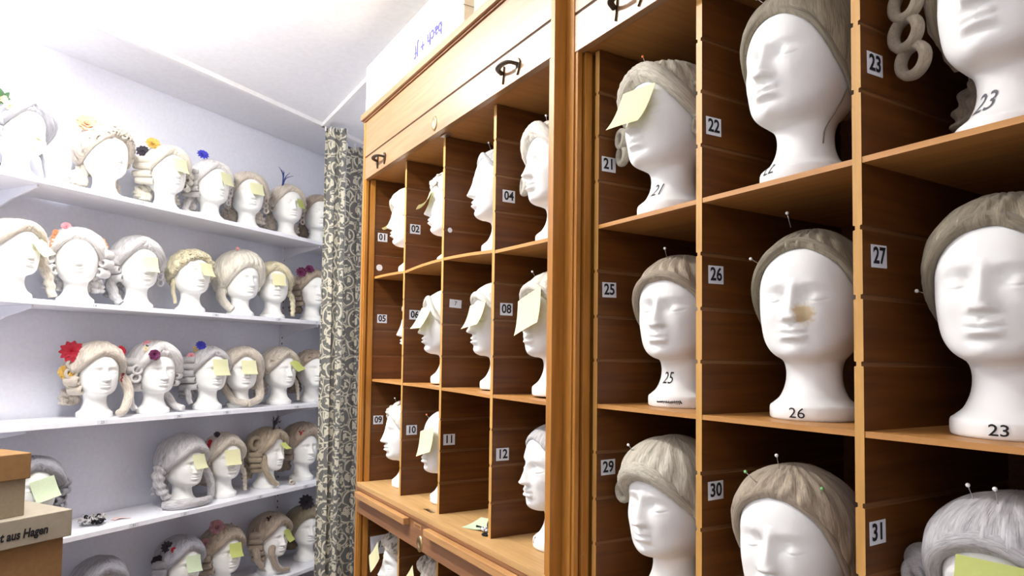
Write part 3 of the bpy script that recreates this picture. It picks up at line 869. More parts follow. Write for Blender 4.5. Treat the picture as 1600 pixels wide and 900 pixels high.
YL = [2.600, 2.277, 1.957, 1.629, 1.300]; XFL, XDL, LEDL = .868, .914, 1.065
cabL, PL, a0, a1 = cabinet('honey brown pigeonhole cabinet numbered 01 to 14, the farther one', XFL, XDL, 1.273, 2.618, YL, .0175,
    [[(1.859, 1.868, .0015), (1.866, 1.858, .003), (1.850, 1.866, .002), (1.842, 1.847, 0)], [(1.460, 1.463, 0), (1.457, 1.460, .001), (1.450, 1.457, .001), (1.448, 1.452, 0)], (.575), .30],
    LEDL, [2.155, 2.055, 1.955, 1.756, 1.655, 1.555, 1.357, 1.259, 1.160])
header(PL, XFL, a0, a1, 1.273, 2.618, (2.415, 1.475), (1.937,)); rail_fit(PL, XFL, LEDL, ((2.072, 2.569), (1.40, 1.917)), (2.005,), (1.988,))
YR = [1.214, .905, .594, .285, -.025]; XFR, XDR, LEDR = .900, .946, 1.050
cabR, PR, b0, b1 = cabinet('dark honey pigeonhole cabinet numbered 21 to 31, the nearer one', XFR, XDR, -.085, 1.272, YR, .030, [(1.853), 1.452, .575, .30],
    LEDR, [2.155, 2.055, 1.953, 1.749, 1.647, 1.549, 1.345, 1.243, 1.145])
header(PR, XFR, b0, b1, -.085, 1.272, (1.06, .12), (.6,)); rail_fit(PR, XFR, LEDR, ((.70, 1.20), (0.0, .52)), (.61,), (.60,))
for txt, x, y, z, kw in [('01', .946, YL[0], 2.027, {}), ('02', .950, YL[1], 2.010, {}), ('04', .956, YL[3], 2.001, {}), ('05', .951, YL[0], 1.702, {}), ('06', .954, YL[1], 1.702, {}),
                         ('08', .953, YL[3], 1.686, {}), ('09', .944, YL[0], 1.302, {}), ('10', .951, YL[1], 1.293, {}), ('11', .944, YL[2], 1.294, {}), ('12', .947, YL[3], 1.289, {}),
                         ('7', .958, YL[2], 1.722, dict(w=.042, h=.026, size=.020, bold=0, tilt=-.05)), ('13', .966, YL[0], .815, dict(w=.085, h=.072, size=.036, bold=0.0003, shear=.3, tilt=.05))]:
    label_plate(cabL, x - XFL, y - .0079 - (1.273 + 2.618) / 2, z, txt, **kw)
for txt, x, y, z in [('21', .974, YR[0], 1.994), ('22', .976, YR[1], 1.993), ('23', .981, YR[2], 1.999), ('25', .978, YR[0], 1.708), ('26', .982, YR[1], 1.712), ('27', .986, YR[2], 1.709),
                     ('29', .978, YR[0], 1.311), ('30', .981, YR[1], 1.312), ('31', .975, YR[2], 1.305)]:
    label_plate(cabR, x - XFR, y - .0079 - (-.085 + 1.272) / 2, z, txt, tilt=.02)
# round white sticker and the small one on the dividers
for x, y, z, r in ((.955 - .02, YL[0], 1.905, .013), (.934, YL[2], 1.955, .008)):
    mb = MB(); k = [(x + r * math.cos(a) - XFL, y - .0083 - (1.273 + 2.618) / 2, z + r * math.sin(a)) for a in np.linspace(0, 2 * PI, 20, endpoint=False)]
    mb.add(k, [tuple(range(20))]); mb.build('round_sticker', 'paper_white', cabL)

# ------------------------------------------------------------------ the people-less heads and their wigs
def place(loc, rz, wigspec, wdesc, wherew, note=None, pins=(), numbers=(), hscale=1., stained=False, head_group=None):
    h = new_head(); h.location = loc; h.rotation_euler = (0, 0, rz)
    if stained:
        h.data = h.data.copy(); h.data.materials[0] = MATS['foam_stained']
    ww = ('wearing the ' + wdesc) if wdesc else 'without any wig'
    tag(h, 'white foam head %s %s' % (ww, wherew if not wdesc else 'of the cabinet'), 'foam head', 'foam heads')
    for a in numbers:
        kw = dict(a[4]) if len(a) > 4 else {}
        head_text(h, a[0], a[1], R_(a[2]), a[3], **kw)
    if wigspec:
        w = make_wig(wigspec, (loc[0], loc[1], loc[2]), rz)
        tag(w, '%s %s' % (wdesc, wherew), 'wig', 'wigs on foam heads')
    if note:
        nk = dict(note); nm = nk.pop('desc', 'yellow'); make_note(loc, rz, label='%s sticky note on the %s' % (nm, (wdesc + ' head') if wdesc else 'wigless foam head'), **nk)
    for k, pn in enumerate(pins):
        az, z, mat = pn[:3]; kw = pn[3] if len(pn) > 3 else {}
        col = {'pin_white': 'white', 'pin_orange': 'orange', 'pin_green': 'green'}[mat]
        make_pin(loc, rz, az, z, mat, '%s-headed pin%s in the %s' % (col, kw.pop('d', ''), wdesc), **kw)

def cap_(**k): return k
TR = [(.080, .01, .165), (.100, -.020, .125), (.104, -.035, .07), (.100, -.045, .02)]
TL_ = [(-.080, .01, .165), (-.100, -.010, .125), (-.104, -.02, .07), (-.100, -.03, .02)]
def flip(p): return [(-x, y, z) for x, y, z in p]
# spec, turn to the viewer's right in degrees, note ...
ROWS = [
 [ # top shelf
  (1.430, 38, dict(mat='hair_slate', cap=cap_(front=.262, thick=.014, up=.012), roll=dict(r=.024, dz=.006, asym=.25, taper=.35, ridge=.02), curls=[(-1, 2, .02, .07, .205)], tails=[(TR, .024, 2, .04)], nape=[(-1, 4, .016)],
        flowers=[('peach', -80, .262, .030, 'leafy'), ('peach', -60, .24, .018, 'rose')]), 'smooth grey wig with leafy peach flower', dict(az=5, ztop=.155, size=.060, lift=8, d0=.10, mat='note_pale', desc='pale')),
  (1.765, 30, dict(mat='hair_beige', cap=cap_(front=.256, thick=.016, puff=.012, curly=.006), fluff=120, fluff_r=.012, roll=dict(r=.012, ridge=.1), nape=[(-1, 5, .014), (1, 4, .014)],
        flowers=[('peach', -92, .268, .044, 'rose')]), 'curly cream wig with a big peach rose', None),
  (2.046, 28, dict(mat='hair_cream', cap=cap_(front=.262, thick=.015, up=.01), roll=dict(r=.018, ridge=.02), curls=[(-1, 4, .0145, .07, .225), (1, 3, .014, .06, .20)], nape=[(-1, 5, .018), (1, 3, .015)],
        flowers=[('gold', -86, .275, .032, 'rose'), ('black', -102, .248, .032, 'spiky')]), 'cream roll-curled wig with gold and black flowers', dict(az=8, ztop=.245, lift=12, d0=.095, mat='note_pale', desc='pale')),
  (2.289, 30, dict(mat='hair_white', cap=cap_(front=.262, thick=.014, up=.008), roll=dict(r=.015, ridge=.02), curls=[(-1, 5, .0125, .075, .235)], loops=[(1, 4, .012, .19, -.01)], nape=[(-1, 4, .015)],
        tails=[([(-.06, .05, .14), (-.10, .03, .09), (-.13, -.02, .03), (-.07, -.06, .02)], .018, 3, .1)], flowers=[('blue', -84, .298, .030, 'spiky')]), 'white roll-curled wig with a blue flower', dict(az=16, ztop=.245, lift=12, d0=.095, mat='note_pale', desc='pale')),
  (2.514, 16, dict(mat='hair_beige', cap=cap_(front=.262, thick=.016, puff=.006), roll=dict(r=.014, ridge=.06), loops=[(-1, 5, .013, .225, -.01), (1, 5, .013, .225, -.01)], nape=[(-1, 5, .02), (1, 5, .02)]), 'beige wig framed with small ring curls', dict(az=10, ztop=.24, lift=14, d0=.097, mat='note_pale', desc='cream')),
  (2.789, 26, dict(mat='hair_beige', cap=cap_(front=.262, thick=.014, up=.006), roll=dict(r=.014, ridge=.05), loops=[(1, 5, .012, .21, -.01), (-1, 3, .013, .215, -.01)], nape=[(-1, 5, .018), (1, 4, .016)],
        feather=('dblue', -60, .28, .11, 6)), 'beige curled wig with a dark blue feather', dict(az=26, ztop=.225, size=.055, lift=8, d0=.092, mat='note_lime', desc='lime')),
  (3.030, 18, dict(mat='hair_brown', cap=cap_(front=.258, thick=.014), roll=dict(r=.012), nape=[(-1, 5, .02)]), 'dull beige wig half behind the curtain', None),
 ], [ # second
  (1.430, 36, dict(mat='hair_beige', cap=cap_(front=.258, thick=.014, puff=.006), roll=dict(r=.018, ridge=.05), tails=[([(.080, .015, .22), (.095, -.02, .17), (.115, -.04, .10), (.135, -.045, .02)], .024, 7, .13)]), 'cream wig with one long fat ringlet', dict(az=20, ztop=.232, lift=22, d0=.095, roll=-18, mat='note_yellow', desc='yellow')),
  (1.665, 4, dict(mat='hair_white', cap=cap_(front=.262, thick=.016, puff=.008, up=.008), roll=dict(r=.017, ridge=.06), curls=[(-1, 3, .021, .05, .225), (1, 3, .018, .05, .215)], nape=[(-1, 6, .018), (1, 3, .016)],
        flowers=[('coral', -66, .262, .026, 'chain'), ('pink', -58, .285, .02, 'rose'), ('coral', 82, .245, .018, 'small'), ('coral', 84, .19, .014, 'small')]), 'white curled wig with coral flowers both sides', None),
  (1.926, 22, dict(mat='hair_grey', cap=cap_(front=.264, thick=.018, up=.02, puff=.008), roll=dict(r=.021, ridge=.02, dz=.006), curls=[(-1, 4, .016, .06, .235)], loops=[(1, 5, .0135, .235, -.01)],
        tails=[([(-.085, .02, .15), (-.105, .01, .11), (-.09, 0, .05), (-.07, -.01, .02)], .026, 4, .12)], nape=[(-1, 5, .018)]), 'tall grey wig with four side roll curls', dict(az=8, ztop=.23, lift=8, d0=.096, mat='note_pale', desc='pale')),
  (2.196, 26, dict(mat='hair_blond', cap=cap_(front=.256, thick=.014, curly=.006, puff=.004), fluff=140, fluff_r=.0095, tails=[([(-.075, .02, .16), (-.085, 0, .11), (-.075, -.01, .04)], .012, 3, .12), ([(.04, .07, .13), (.06, .06, .07), (.075, .04, .02)], .010, 3, .1)]), 'short frizzy pale blond wig', dict(az=16, ztop=.24, lift=16, d0=.095, mat='note_pale', desc='pale')),
  (2.490, 34, dict(mat='hair_cream', cap=cap_(front=.256, thick=.022, up=.042, puff=.024, ear=.15, nape=.07), roll=dict(r=.017, ridge=.04), tails=[([(-.085, .03, .15), (-.10, .02, .10), (-.075, .0, .05), (-.055, -.02, .035)], .028, 2, .05)],
        flowers=[('pink', -62, .310, .020, 'small'), ('pink', -72, .285, .018, 'small'), ('black', -66, .300, .014, 'spiky')]), 'towering cream bouffant wig with pink flowers', None),
  (2.705, 16, dict(mat='hair_blond', cap=cap_(front=.262, thick=.016, up=.012), roll=dict(r=.021, ridge=.07), loops=[(-1, 3, .017, .235, -.015), (1, 2, .014, .235, -.01)], tails=[(TR, .017, 6, .14)]), 'golden blond wig with ringlet on its right', dict(az=2, ztop=.245, lift=12, d0=.095, mat='note_yellow', desc='yellow')),
  (3.005, 26, dict(mat='hair_brown', cap=cap_(front=.262, thick=.015, up=.008), roll=dict(r=.013), curls=[(-1, 5, .0135, .06, .225)], nape=[(-1, 5, .018)], flowers=[('purple', -75, .262, .034, 'spiky'), ('purple', -50, .28, .026, 'rose')]), 'brown roll-curled wig with dark purple flowers', None),
 ], [ # middle
  (1.762, 24, dict(mat='hair_beige', cap=cap_(front=.258, thick=.018, puff=.010, up=.010, curly=.004, wave=.003), roll=dict(r=.016, ridge=.09), loops=[(-1, 3, .019, .225, -.015)], curls=[(-1, 2, .018, .05, .155)],
        nape=[(-1, 6, .018)], tails=[([(.085, .01, .20), (.115, -.01, .15), (.125, -.03, .09), (.085, -.08, .035), (.05, -.105, .02)], .024, 2, .06)],
        flowers=[('red', -84, .25, .048, 'spiky'), ('gold', -90, .195, .032, 'rose'), ('red', 70, .262, .024, 'spiky'), ('red', 82, .215, .020, 'chain')]), 'beige wig with large red and yellow flowers', None),
  (2.026, 26, dict(mat='hair_white', cap=cap_(front=.262, thick=.020, up=.022, puff=.008), roll=dict(r=.024, dz=.010, ridge=.02, taper=.4), curls=[(-1, 4, .0175, .055, .235), (1, 3, .014, .05, .20)], loops=[(-1, 2, .018, .20, -.04)],
        tails=[([(-.095, .02, .15), (-.11, 0, .10), (-.105, -.01, .05), (-.09, -.02, .02)], .020, 2, .05), ([(.05, .06, .12), (.085, .04, .07), (.10, .0, .03), (.12, -.04, .018)], .022, 2, .05)],
        flowers=[('cream', -55, .262, .022, 'small'), ('purple', -34, .250, .026, 'rose'), ('pink', -70, .285, .022, 'spiky'), ('peach', -60, .275, .015, 'leafy')]), 'white swept-up wig with mixed small flowers', None),
  (2.310, 28, dict(mat='hair_grey', cap=cap_(front=.264, thick=.014, up=.006), roll=dict(r=.015, ridge=.06), curls=[(-1, 5, .0150, .075, .245)], nape=[(-1, 5, .017)], tails=[([(-.08, .03, .14), (-.10, 0, .09), (-.09, -.01, .03)], .018, 3, .12)],
        flowers=[('blue', -78, .285, .026, 'spiky'), ('pink', -85, .245, .020, 'rose'), ('gold', -88, .27, .014, 'small')]), 'grey roll-curled wig with blue and pink flowers', dict(az=6, ztop=.25, lift=10, size=.085, d0=.096, mat='note_pale', desc='pale')),
  (2.505, 20, dict(mat='hair_beige', cap=cap_(front=.262, thick=.020, puff=.012, ear=.12, nape=.06), roll=dict(r=.017, span=110, ridge=.03, taper=.25),
        tails=[([(.08, .01, .18), (.095, -.01, .12), (.085, -.05, .05), (.01, -.10, .02)], .028, 2, .08), ([(-.08, .03, .15), (-.075, .0, .09), (-.05, -.06, .04), (.01, -.09, .02)], .024, 2, .08)], loops=[(-1, 4, .011, .22, -.01)]), 'long beige wig draped around the neck', dict(az=4, ztop=.245, lift=14, size=.078, d0=.095, mat='note_pale', desc='pale cream')),
  (2.769, 38, dict(mat='hair_beige', cap=cap_(front=.262, thick=.016, up=.012, puff=.004), roll=dict(r=.017, ridge=.03), nape=[(-1, 6, .017)], fluff=16, fluff_r=.013, ribbon=1, tails=[(TR, .012, 8, .14)]), 'beige wig tied with a black ribbon', dict(az=18, ztop=.245, lift=30, d0=.092, roll=-14, mat='note_lime', desc='lime')),
  (3.015, 26, dict(mat='hair_brown', cap=cap_(front=.258, thick=.015, curly=.004), fluff=40, fluff_r=.011, nape=[(-1, 5, .018)]), 'brownish curly wig half behind the curtain', None),
 ], [ # fourth
  (1.535, 14, dict(mat='hair_slate', cap=cap_(front=.260, thick=.018, puff=.006), roll=dict(r=.021, ridge=.02), curls=[(1, 4, .016, .05, .20)], loops=[(1, 4, .016, .205, -.02)]), 'smooth slate grey wig with ring curls', dict(az=4, ztop=.235, lift=10, roll=-14, size=.085, d0=.096, mat='note_green', desc='pale green')),
  (2.190, 38, dict(mat='hair_grey', cap=cap_(front=.254, thick=.020, puff=.008, up=.026), roll=dict(r=.021, ridge=.03, taper=.4), nape=[(-1, 5, .018)], fluff=0,
        tails=[([(.085, .02, .20), (.115, -.01, .15), (.135, -.03, .09), (.125, -.045, .02)], .026, 2, .05), ([(-.10, .02, .20), (-.125, .01, .15), (-.115, 0, .09), (-.085, -.01, .045)], .030, 5, .16), ([(-.13, -.03, .022), (-.06, -.10, .024), (.02, -.11, .024), (.09, -.085, .02)], .026, 2, .05)],
        loops=[(-1, 3, .018, .235, .01)]), 'big grey wig with a tail draped below', dict(az=6, ztop=.245, lift=14, d0=.094, mat='note_pale', desc='pale')),
  (2.415, 30, dict(mat='hair_beige', cap=cap_(front=.262, thick=.017, up=.012), roll=dict(r=.019, ridge=.02), curls=[(-1, 4, .015, .055, .215)], loops=[(1, 3, .012, .22, -.01)], tails=[(TR, .014, 8, .14)], nape=[(-1, 4, .016)],
        flowers=[('red', -82, .262, .024, 'chain'), ('black', -75, .29, .018, 'spiky')]), 'beige wig with red flowers and thin ringlet', dict(az=-4, ztop=.245, lift=12, size=.08, d0=.095, mat='note_yellow', desc='pale yellow')),
  (2.695, 52, dict(mat='hair_tan', cap=cap_(front=.262, thick=.018, up=.014, puff=.006), roll=dict(r=.024, ridge=.06), curls=[(-1, 4, .0135, .06, .19)], loops=[(-1, 1, .030, .25, .0)], nape=[(-1, 3, .015)],
        tails=[([(-.055, -.03, .20), (-.075, -.045, .14), (-.06, -.065, .07), (-.02, -.09, .022)], .020, 2, .08)], feather=('black', -20, .288, .095, 16)), 'tan wig with a tuft of black feathers', dict(az=6, ztop=.245, lift=42, size=.052, d0=.098, mat='note_lime', desc='lime')),
  (2.955, 34, dict(mat='hair_brown', cap=cap_(front=.258, thick=.020, up=.02, puff=.014), roll=dict(r=.020, ridge=.05), curls=[(-1, 3, .017, .05, .215)], nape=[(-1, 5, .018)], brooch=(-42, .262)), 'brown wig with a dark red bead brooch', None),
 ], [ # lowest
  (1.812, 20, dict(mat='hair_slate', cap=cap_(front=.258, thick=.018, up=.012, puff=.008), roll=dict(r=.022, ridge=.03), nape=[(-1, 4, .016)], brooch=(-80, .24), brooch_mat='paper_white', loops=[(1, 3, .014, .20, -.01)]), 'slate grey wig cut off by the photo edge', None),
  (2.191, 34, dict(mat='hair_slate', cap=cap_(front=.260, thick=.018, up=.014, puff=.006), roll=dict(r=.020, ridge=.02), curls=[(-1, 4, .0165, .06, .215)], loops=[(1, 4, .013, .215, -.01)], nape=[(-1, 4, .016)],
        flowers=[('black', -80, .265, .030, 'spiky'), ('black', -92, .22, .030, 'rose'), ('red', -60, .262, .014, 'rose')]), 'mauve grey wig with black cloth flowers', dict(az=2, ztop=.245, lift=14, d0=.095, size=.078, roll=6, mat='note_green', desc='pale green')),
  (2.430, 34, dict(mat='hair_brown', cap=cap_(front=.258, thick=.018, up=.012, puff=.006), roll=dict(r=.019, ridge=.05), curls=[(-1, 4, .0165, .065, .215)], nape=[(-1, 5, .017)], fluff=20, fluff_r=.011,
        flowers=[('rose', -78, .285, .040, 'rose'), ('rose', -88, .235, .028, 'rose')]), 'brown wig with two dusty pink roses', dict(az=4, ztop=.245, lift=14, d0=.095, roll=4, mat='note_lime', desc='lime')),
  (2.740, 44, dict(mat='hair_brown', cap=cap_(front=.258, thick=.018, up=.014, puff=.006), roll=dict(r=.022, ridge=.04), curls=[(-1, 5, .0155, .065, .225)], tails=[([(-.09, .0, .17), (-.115, -.02, .12), (-.09, -.04, .05)], .024, 2, .1), ([(-.03, -.06, .18), (-.06, -.075, .12), (-.03, -.09, .04), (.04, -.10, .02)], .020, 2, .1)],
        brooch=(-60, .28), brooch_mat='slot_dark', loops=[(1, 3, .012, .21, -.01)]), 'brown wig with long curls falling over the face', dict(az=22, ztop=.235, lift=20, d0=.092, mat='note_lime', desc='lime')),
  (3.005, 20, dict(mat='hair_ash', cap=cap_(front=.252, thick=.022, puff=.014, ear=.13), roll=dict(r=.018), flowers=[('black', -30, .31, .045, 'spiky')], nape=[(-1, 5, .02)]), 'greenish grey wig under a large black bow', None),
 ]]
PLN = ['on the top shelf', 'on the second shelf', 'on the middle shelf', 'on the fourth shelf', 'on the lowest shelf']
for ri, row in enumerate(ROWS):
    for (s_, turn, sp, desc, note) in row:
        loc = SH(s_ * 1.1, .148, SHZ[ri]); a = math.degrees(math.atan2(loc[0], loc[1])); sp['seed'] = int(s_ * 100); sp['cap'].setdefault('side', .016); sp['cap'].setdefault('wave', .0042); sp['cap'].setdefault('curly', .0018)
        h = new_head(); rz = R_(turn - a); h.location = loc; h.rotation_euler = (0, 0, rz)
        tag(h, 'white foam head wearing the %s' % desc.replace('wig', 'wig', 1), 'foam head', 'foam heads')
        w = make_wig(sp, loc, rz); tag(w, '%s %s' % (desc, PLN[ri]), 'wig', 'wigs on foam heads')
        if note:
            nk = dict(note); nm = nk.pop('desc'); make_note(loc, rz, label='%s sticky note on the %s' % (nm, desc), **nk)
# glimpses in the gap right of the curtain
for k, (s_, ri) in enumerate(((3.72, 1), (3.72, 2), (3.72, 3), (3.72, 4))):
    loc = SH(s_, .13, SHZ[ri]); h = new_head(); h.location = loc; h.rotation_euler = (0, 0, R_(10))
    tag(h, 'white foam head behind the dark curtain %s' % PLN[ri], 'foam head', 'foam heads')
    w = make_wig(dict(mat='hair_brown', cap=cap_(puff=.01), nape=[(1, 3, .016)], seed=k), loc, R_(10)); tag(w, 'brownish wig in the gap by the cabinet %s' % PLN[ri], 'wig', 'wigs on foam heads')

# cabinet heads
def cell(n): return 'in compartment %s' % n
LX = 1.020
cy = [(YL[i] + YL[i + 1]) / 2 for i in range(4)]
def put(no, x, y, z, delta, spec, desc, note=None, pins=(), numbers=(), **kw):
    if spec is not None: spec.setdefault('seed', int(no) * 7)
    place((x, y, z), R_(-90 + delta), spec, desc, cell(no), note, pins, numbers, **kw)
thin = dict(thick=.007, wave=.0006)
put('01', 1.025, 2.415, 1.870, -18, dict(mat='hair_cream', cap=cap_(front=.238, temple=.20, ear=.16, thick=.017, puff=.004), roll=dict(r=.012, ridge=.02)), 'smooth cream wig', dict(desc='curled yellow', az=-10, ztop=.185, size=.042, lift=35, curl=40, d0=.098, mat='note_yellow'))
put('02', 1.04, 2.10, 1.868, -16, dict(mat='hair_cream', cap=cap_(front=.25, thick=.012, curly=.003), fluff=20, fluff_r=.009), 'soft cream wig', dict(desc='curled pale yellow', az=0, ztop=.235, lift=16, curl=55, d0=.095, mat='note_yellow'))
put('03', 1.038, 1.775, 1.866, -17, dict(mat='hair_grey', cap=cap_(front=.266, temple=.235, ear=.19, **thin), roll=dict(r=.007, span=80, ridge=.02)), 'thin grey wig cap', pins=((30, .283, 'pin_white'),))
put('04', 1.030, 1.462, 1.850, -8, dict(mat='hair_cream', cap=cap_(front=.256, thick=.014), roll=dict(r=.017, ridge=.03, span=108, taper=.3), loops=[(-1, 1, .019, .163, -.050), (1, 1, .019, .163, -.050)]), 'cream rolled wig with cheek curl', pins=((-20, .284, 'pin_white', dict(lean=(-.5, 0, .3))), (20, .284, 'pin_white', dict(d=' standing upright', lean=(.4, 0, .8)))), numbers=(('4', .022, -18, .022, dict(mat='petal_coral')),))
put('05', 1.075, 2.42, 1.464, -16, dict(mat='hair_beige', cap=cap_(front=.245, thick=.012), loops=[(-1, 2, .016, .20, -.062), (1, 2, .016, .20, -.062)]), 'beige wig with cheek curls')
put('06', 1.025, 2.10, 1.463, -14, dict(mat='hair_cream', cap=cap_(front=.256, temple=.20, ear=.15, **thin), roll=dict(r=.009, span=110, taper=.2)), 'thin cream wig', dict(desc='folded pale yellow', az=14, ztop=.240, lift=24, curl=15, size=.078, d0=.095, mat='note_yellow'))
put('07', 1.045, 1.785, 1.458, -10, dict(mat='hair_cream', cap=cap_(front=.250, thick=.011), roll=dict(r=.010, span=80)), 'smooth off-white wig', dict(desc='pale yellow', az=16, ztop=.24, lift=18, curl=25, size=.078, d0=.096, roll=-8, mat='note_yellow'), numbers=(('24', .03, -20, .030, dict(bold=.0004)),))
put('08', 1.030, 1.470, 1.455, -4, dict(mat='hair_cream', cap=cap_(front=.250, thick=.012, curly=.002), roll=dict(r=.010, span=110, taper=.2), loops=[(-1, 1, .014, .15, -.03)]), 'soft cream wig', dict(desc='large yellow', az=8, ztop=.245, lift=14, curl=12, size=.096, roll=-18, d0=.10, mat='note_yellow'), pins=((-18, .28, 'pin_white', dict(lean=(-.5, 0, .7))),))
put('09', 1.020, 2.425, 1.066, -10, dict(mat='hair_cream', cap=cap_(front=.252, temple=.21, thick=.010, curly=.003), loops=[(-1, 1, .018, .188, -.055)], fluff=14, fluff_r=.008), 'wispy cream wig', pins=((-10, .284, 'pin_white'),), numbers=(('9', .02, -10, .09, dict(mat='petal_coral')),))
put('10', 1.03, 2.10, 1.066, -8, None, '', dict(desc='large pale yellow', az=16, ztop=.235, lift=14, curl=14, size=.082, roll=-16, d0=.098, mat='note_yellow'), numbers=(('15', .025, -10, .018),), pins=())
make_pin((1.03, 2.10, 1.066), R_(-98), 0, .262, 'pin_orange', 'orange-headed pin in the bare head in compartment 10', off=0.)
put('12', 1.035, 1.465, 1.066, -8, dict(mat='hair_grey', cap=cap_(front=.262, temple=.225, **thin)), 'thin grey wig', numbers=(('2', .02, -10, .02),))
for no, y, sp, ds in (('13', 2.425, dict(mat='hair_beige', cap=cap_(front=.25, thick=.016, curly=.005), fluff=60, fluff_r=.012), 'tightly curled beige wig'), ('14', 2.09, dict(mat='hair_beige', cap=cap_(front=.25, thick=.016, curly=.005), fluff=50, fluff_r=.013), 'loosely curled beige wig')):
    put(no, 1.02, y, .5755, -8, sp, ds, dict(desc='pointed yellow', az=-6, ztop=.245, lift=14, curl=15, size=.075, roll=34, d0=.112, mat='note_yellow'))
RZ = [1.8535, 1.4525, 1.0505]
put('21', 1.030, 1.062, RZ[0], -4, dict(mat='hair_ashblond', cap=cap_(front=.256, temple=.225, thick=.015, puff=.003), roll=dict(r=.017, ridge=.05, span=100, taper=.25), loops=[(-1, 2, .017, .180, -.040), (1, 3, .015, .22, -.01)], tails=[([(-.02, .075, .14), (-.03, .072, .10), (-.035, .06, .055)], .020, 2, .05)]),
    'grey blond rolled wig', dict(desc='pale yellow', az=6, ztop=.243, lift=18, curl=22, size=.090, roll=4, d0=.094, mat='note_yellow'), pins=((-18, .284, 'pin_orange', dict(up=.012)),), numbers=(('21', .036, 12, .050, dict(shear=.35)),))
put('22', 1.030, .742, RZ[0], -2, dict(mat='hair_ash', cap=cap_(front=.262, temple=.225, ear=.135, nape=.10, thick=.009, up=.016, puff=.012, wave=.0008), roll=dict(r=.0045, span=120, taper=.1, ridge=.02, lift=.006), lace=98), 'tall greenish grey skullcap wig',
    pins=((-42, .280, 'pin_white', dict(up=.016, lean=(-.6, -.2, .3))), (-4, .287, 'pin_white', dict(d=' at the crown', up=.035, lean=(0, 0, .9)))), numbers=(('22', .024, -14, .022, dict(mat='ink')),))
put('23', 1.060, .435, RZ[0], -2, dict(mat='hair_tan', cap=cap_(front=.250, thick=.015, ear=.13), loops=[(-1, 3, .020, .212, -.055)], nape=[(-1, 3, .018)], roll=dict(r=.010)), 'tan wig with three large ring curls', numbers=(('23', .040, -20, .050, dict(shear=.2, mat='ink_faded')),))
put('24', 1.060, .130, RZ[0], 0, dict(mat='hair_tan', cap=cap_(front=.255, **thin)), 'plain tan wig')
put('25', 1.075, 1.075, RZ[1], 14, dict(mat='hair_tan', cap=cap_(front=.248, temple=.215, ear=.14, thick=.010), roll=dict(r=.008, span=112, taper=.1, ridge=.02)), 'short tan wig', pins=((-8, .287, 'pin_white', dict(off=.014)),),
    numbers=(('25', .036, -10, .060, dict(shear=.15)),))
put('26', 1.070, .755, RZ[1], 16, dict(mat='hair_ash', cap=cap_(front=.272, temple=.240, ear=.15, thick=.010, up=.006), roll=dict(r=.006, span=112, taper=.1, ridge=.02, lift=.006)), 'flat ash brown wig', stained=True,
    pins=((-28, .286, 'pin_white', dict(up=.022, lean=(-.1, 0, .9))), (-66, .250, 'pin_white', dict(d=' at the left temple', lean=(-.5, -.3, .4))), (62, .205, 'pin_white', dict(d=' by the right temple'))), numbers=(('26', .024, -2, .012),))
put('27', 1.070, .452, RZ[1], 6, dict(mat='hair_ash', cap=cap_(front=.262, temple=.222, ear=.15, thick=.012, up=.006, puff=.004), roll=dict(r=.008, span=112, taper=.1, ridge=.03, lift=.003)), 'smooth ash grey wig', pins=((-84, .19, 'pin_white'),),
    numbers=(('23', .021, 6, .012, dict(bold=.0002)),))
put('28', 1.060, .130, RZ[1], 0, dict(mat='hair_ash', cap=cap_(front=.258, **thin)), 'plain ash wig')
put('29', 1.045, 1.068, RZ[2], 4, dict(mat='hair_ashblond', cap=cap_(front=.238, temple=.206, ear=.150, nape=.10, thick=.015, up=.012, puff=.012), roll=dict(r=.017, span=68, taper=.5, ridge=.04), loops=[(-1, 1, .018, .200, -.030), (1, 2, .014, .19, -.02)]), 'blond bouffant wig with rolled fringe',
    pins=((-30, .272, 'pin_white', dict(lean=(-.5, 0, .5), off=.026)), (22, .28, 'pin_orange', dict(off=.014, L=.008))), numbers=())
put('30', 1.020, .755, RZ[2], 12, dict(mat='hair_tan', cap=cap_(front=.262, temple=.228, ear=.13, nape=.09, thick=.010, up=.002, puff=.008), roll=dict(r=.006, span=118, taper=.1, ridge=.02, lift=.004)), 'smooth taupe helmet wig',
    pins=((-30, .272, 'pin_green', dict(lean=(-.7, 0, .4), off=.02)), (-6, .287, 'pin_white', dict(up=.012)), (56, .265, 'pin_green', dict(d=' behind the ear', off=.02, L=.008))))
put('31', 1.060, .440, RZ[2], 0, dict(mat='hair_grey', cap=cap_(front=.245, temple=.21, ear=.13, thick=.015, puff=.012), roll=dict(r=.012, span=110), loops=[(-1, 2, .020, .185, -.03)], curls=[(-1, 1, .020, .05, .20)]), 'white grey wig with large side curls',
    dict(desc='broad yellow', az=14, ztop=.242, lift=16, curl=15, size=.098, roll=2, d0=.104, mat='note_lime'), pins=((-30, .283, 'pin_white', dict(off=.026)), (4, .284, 'pin_white', dict(d=' above the forehead', off=.026))))

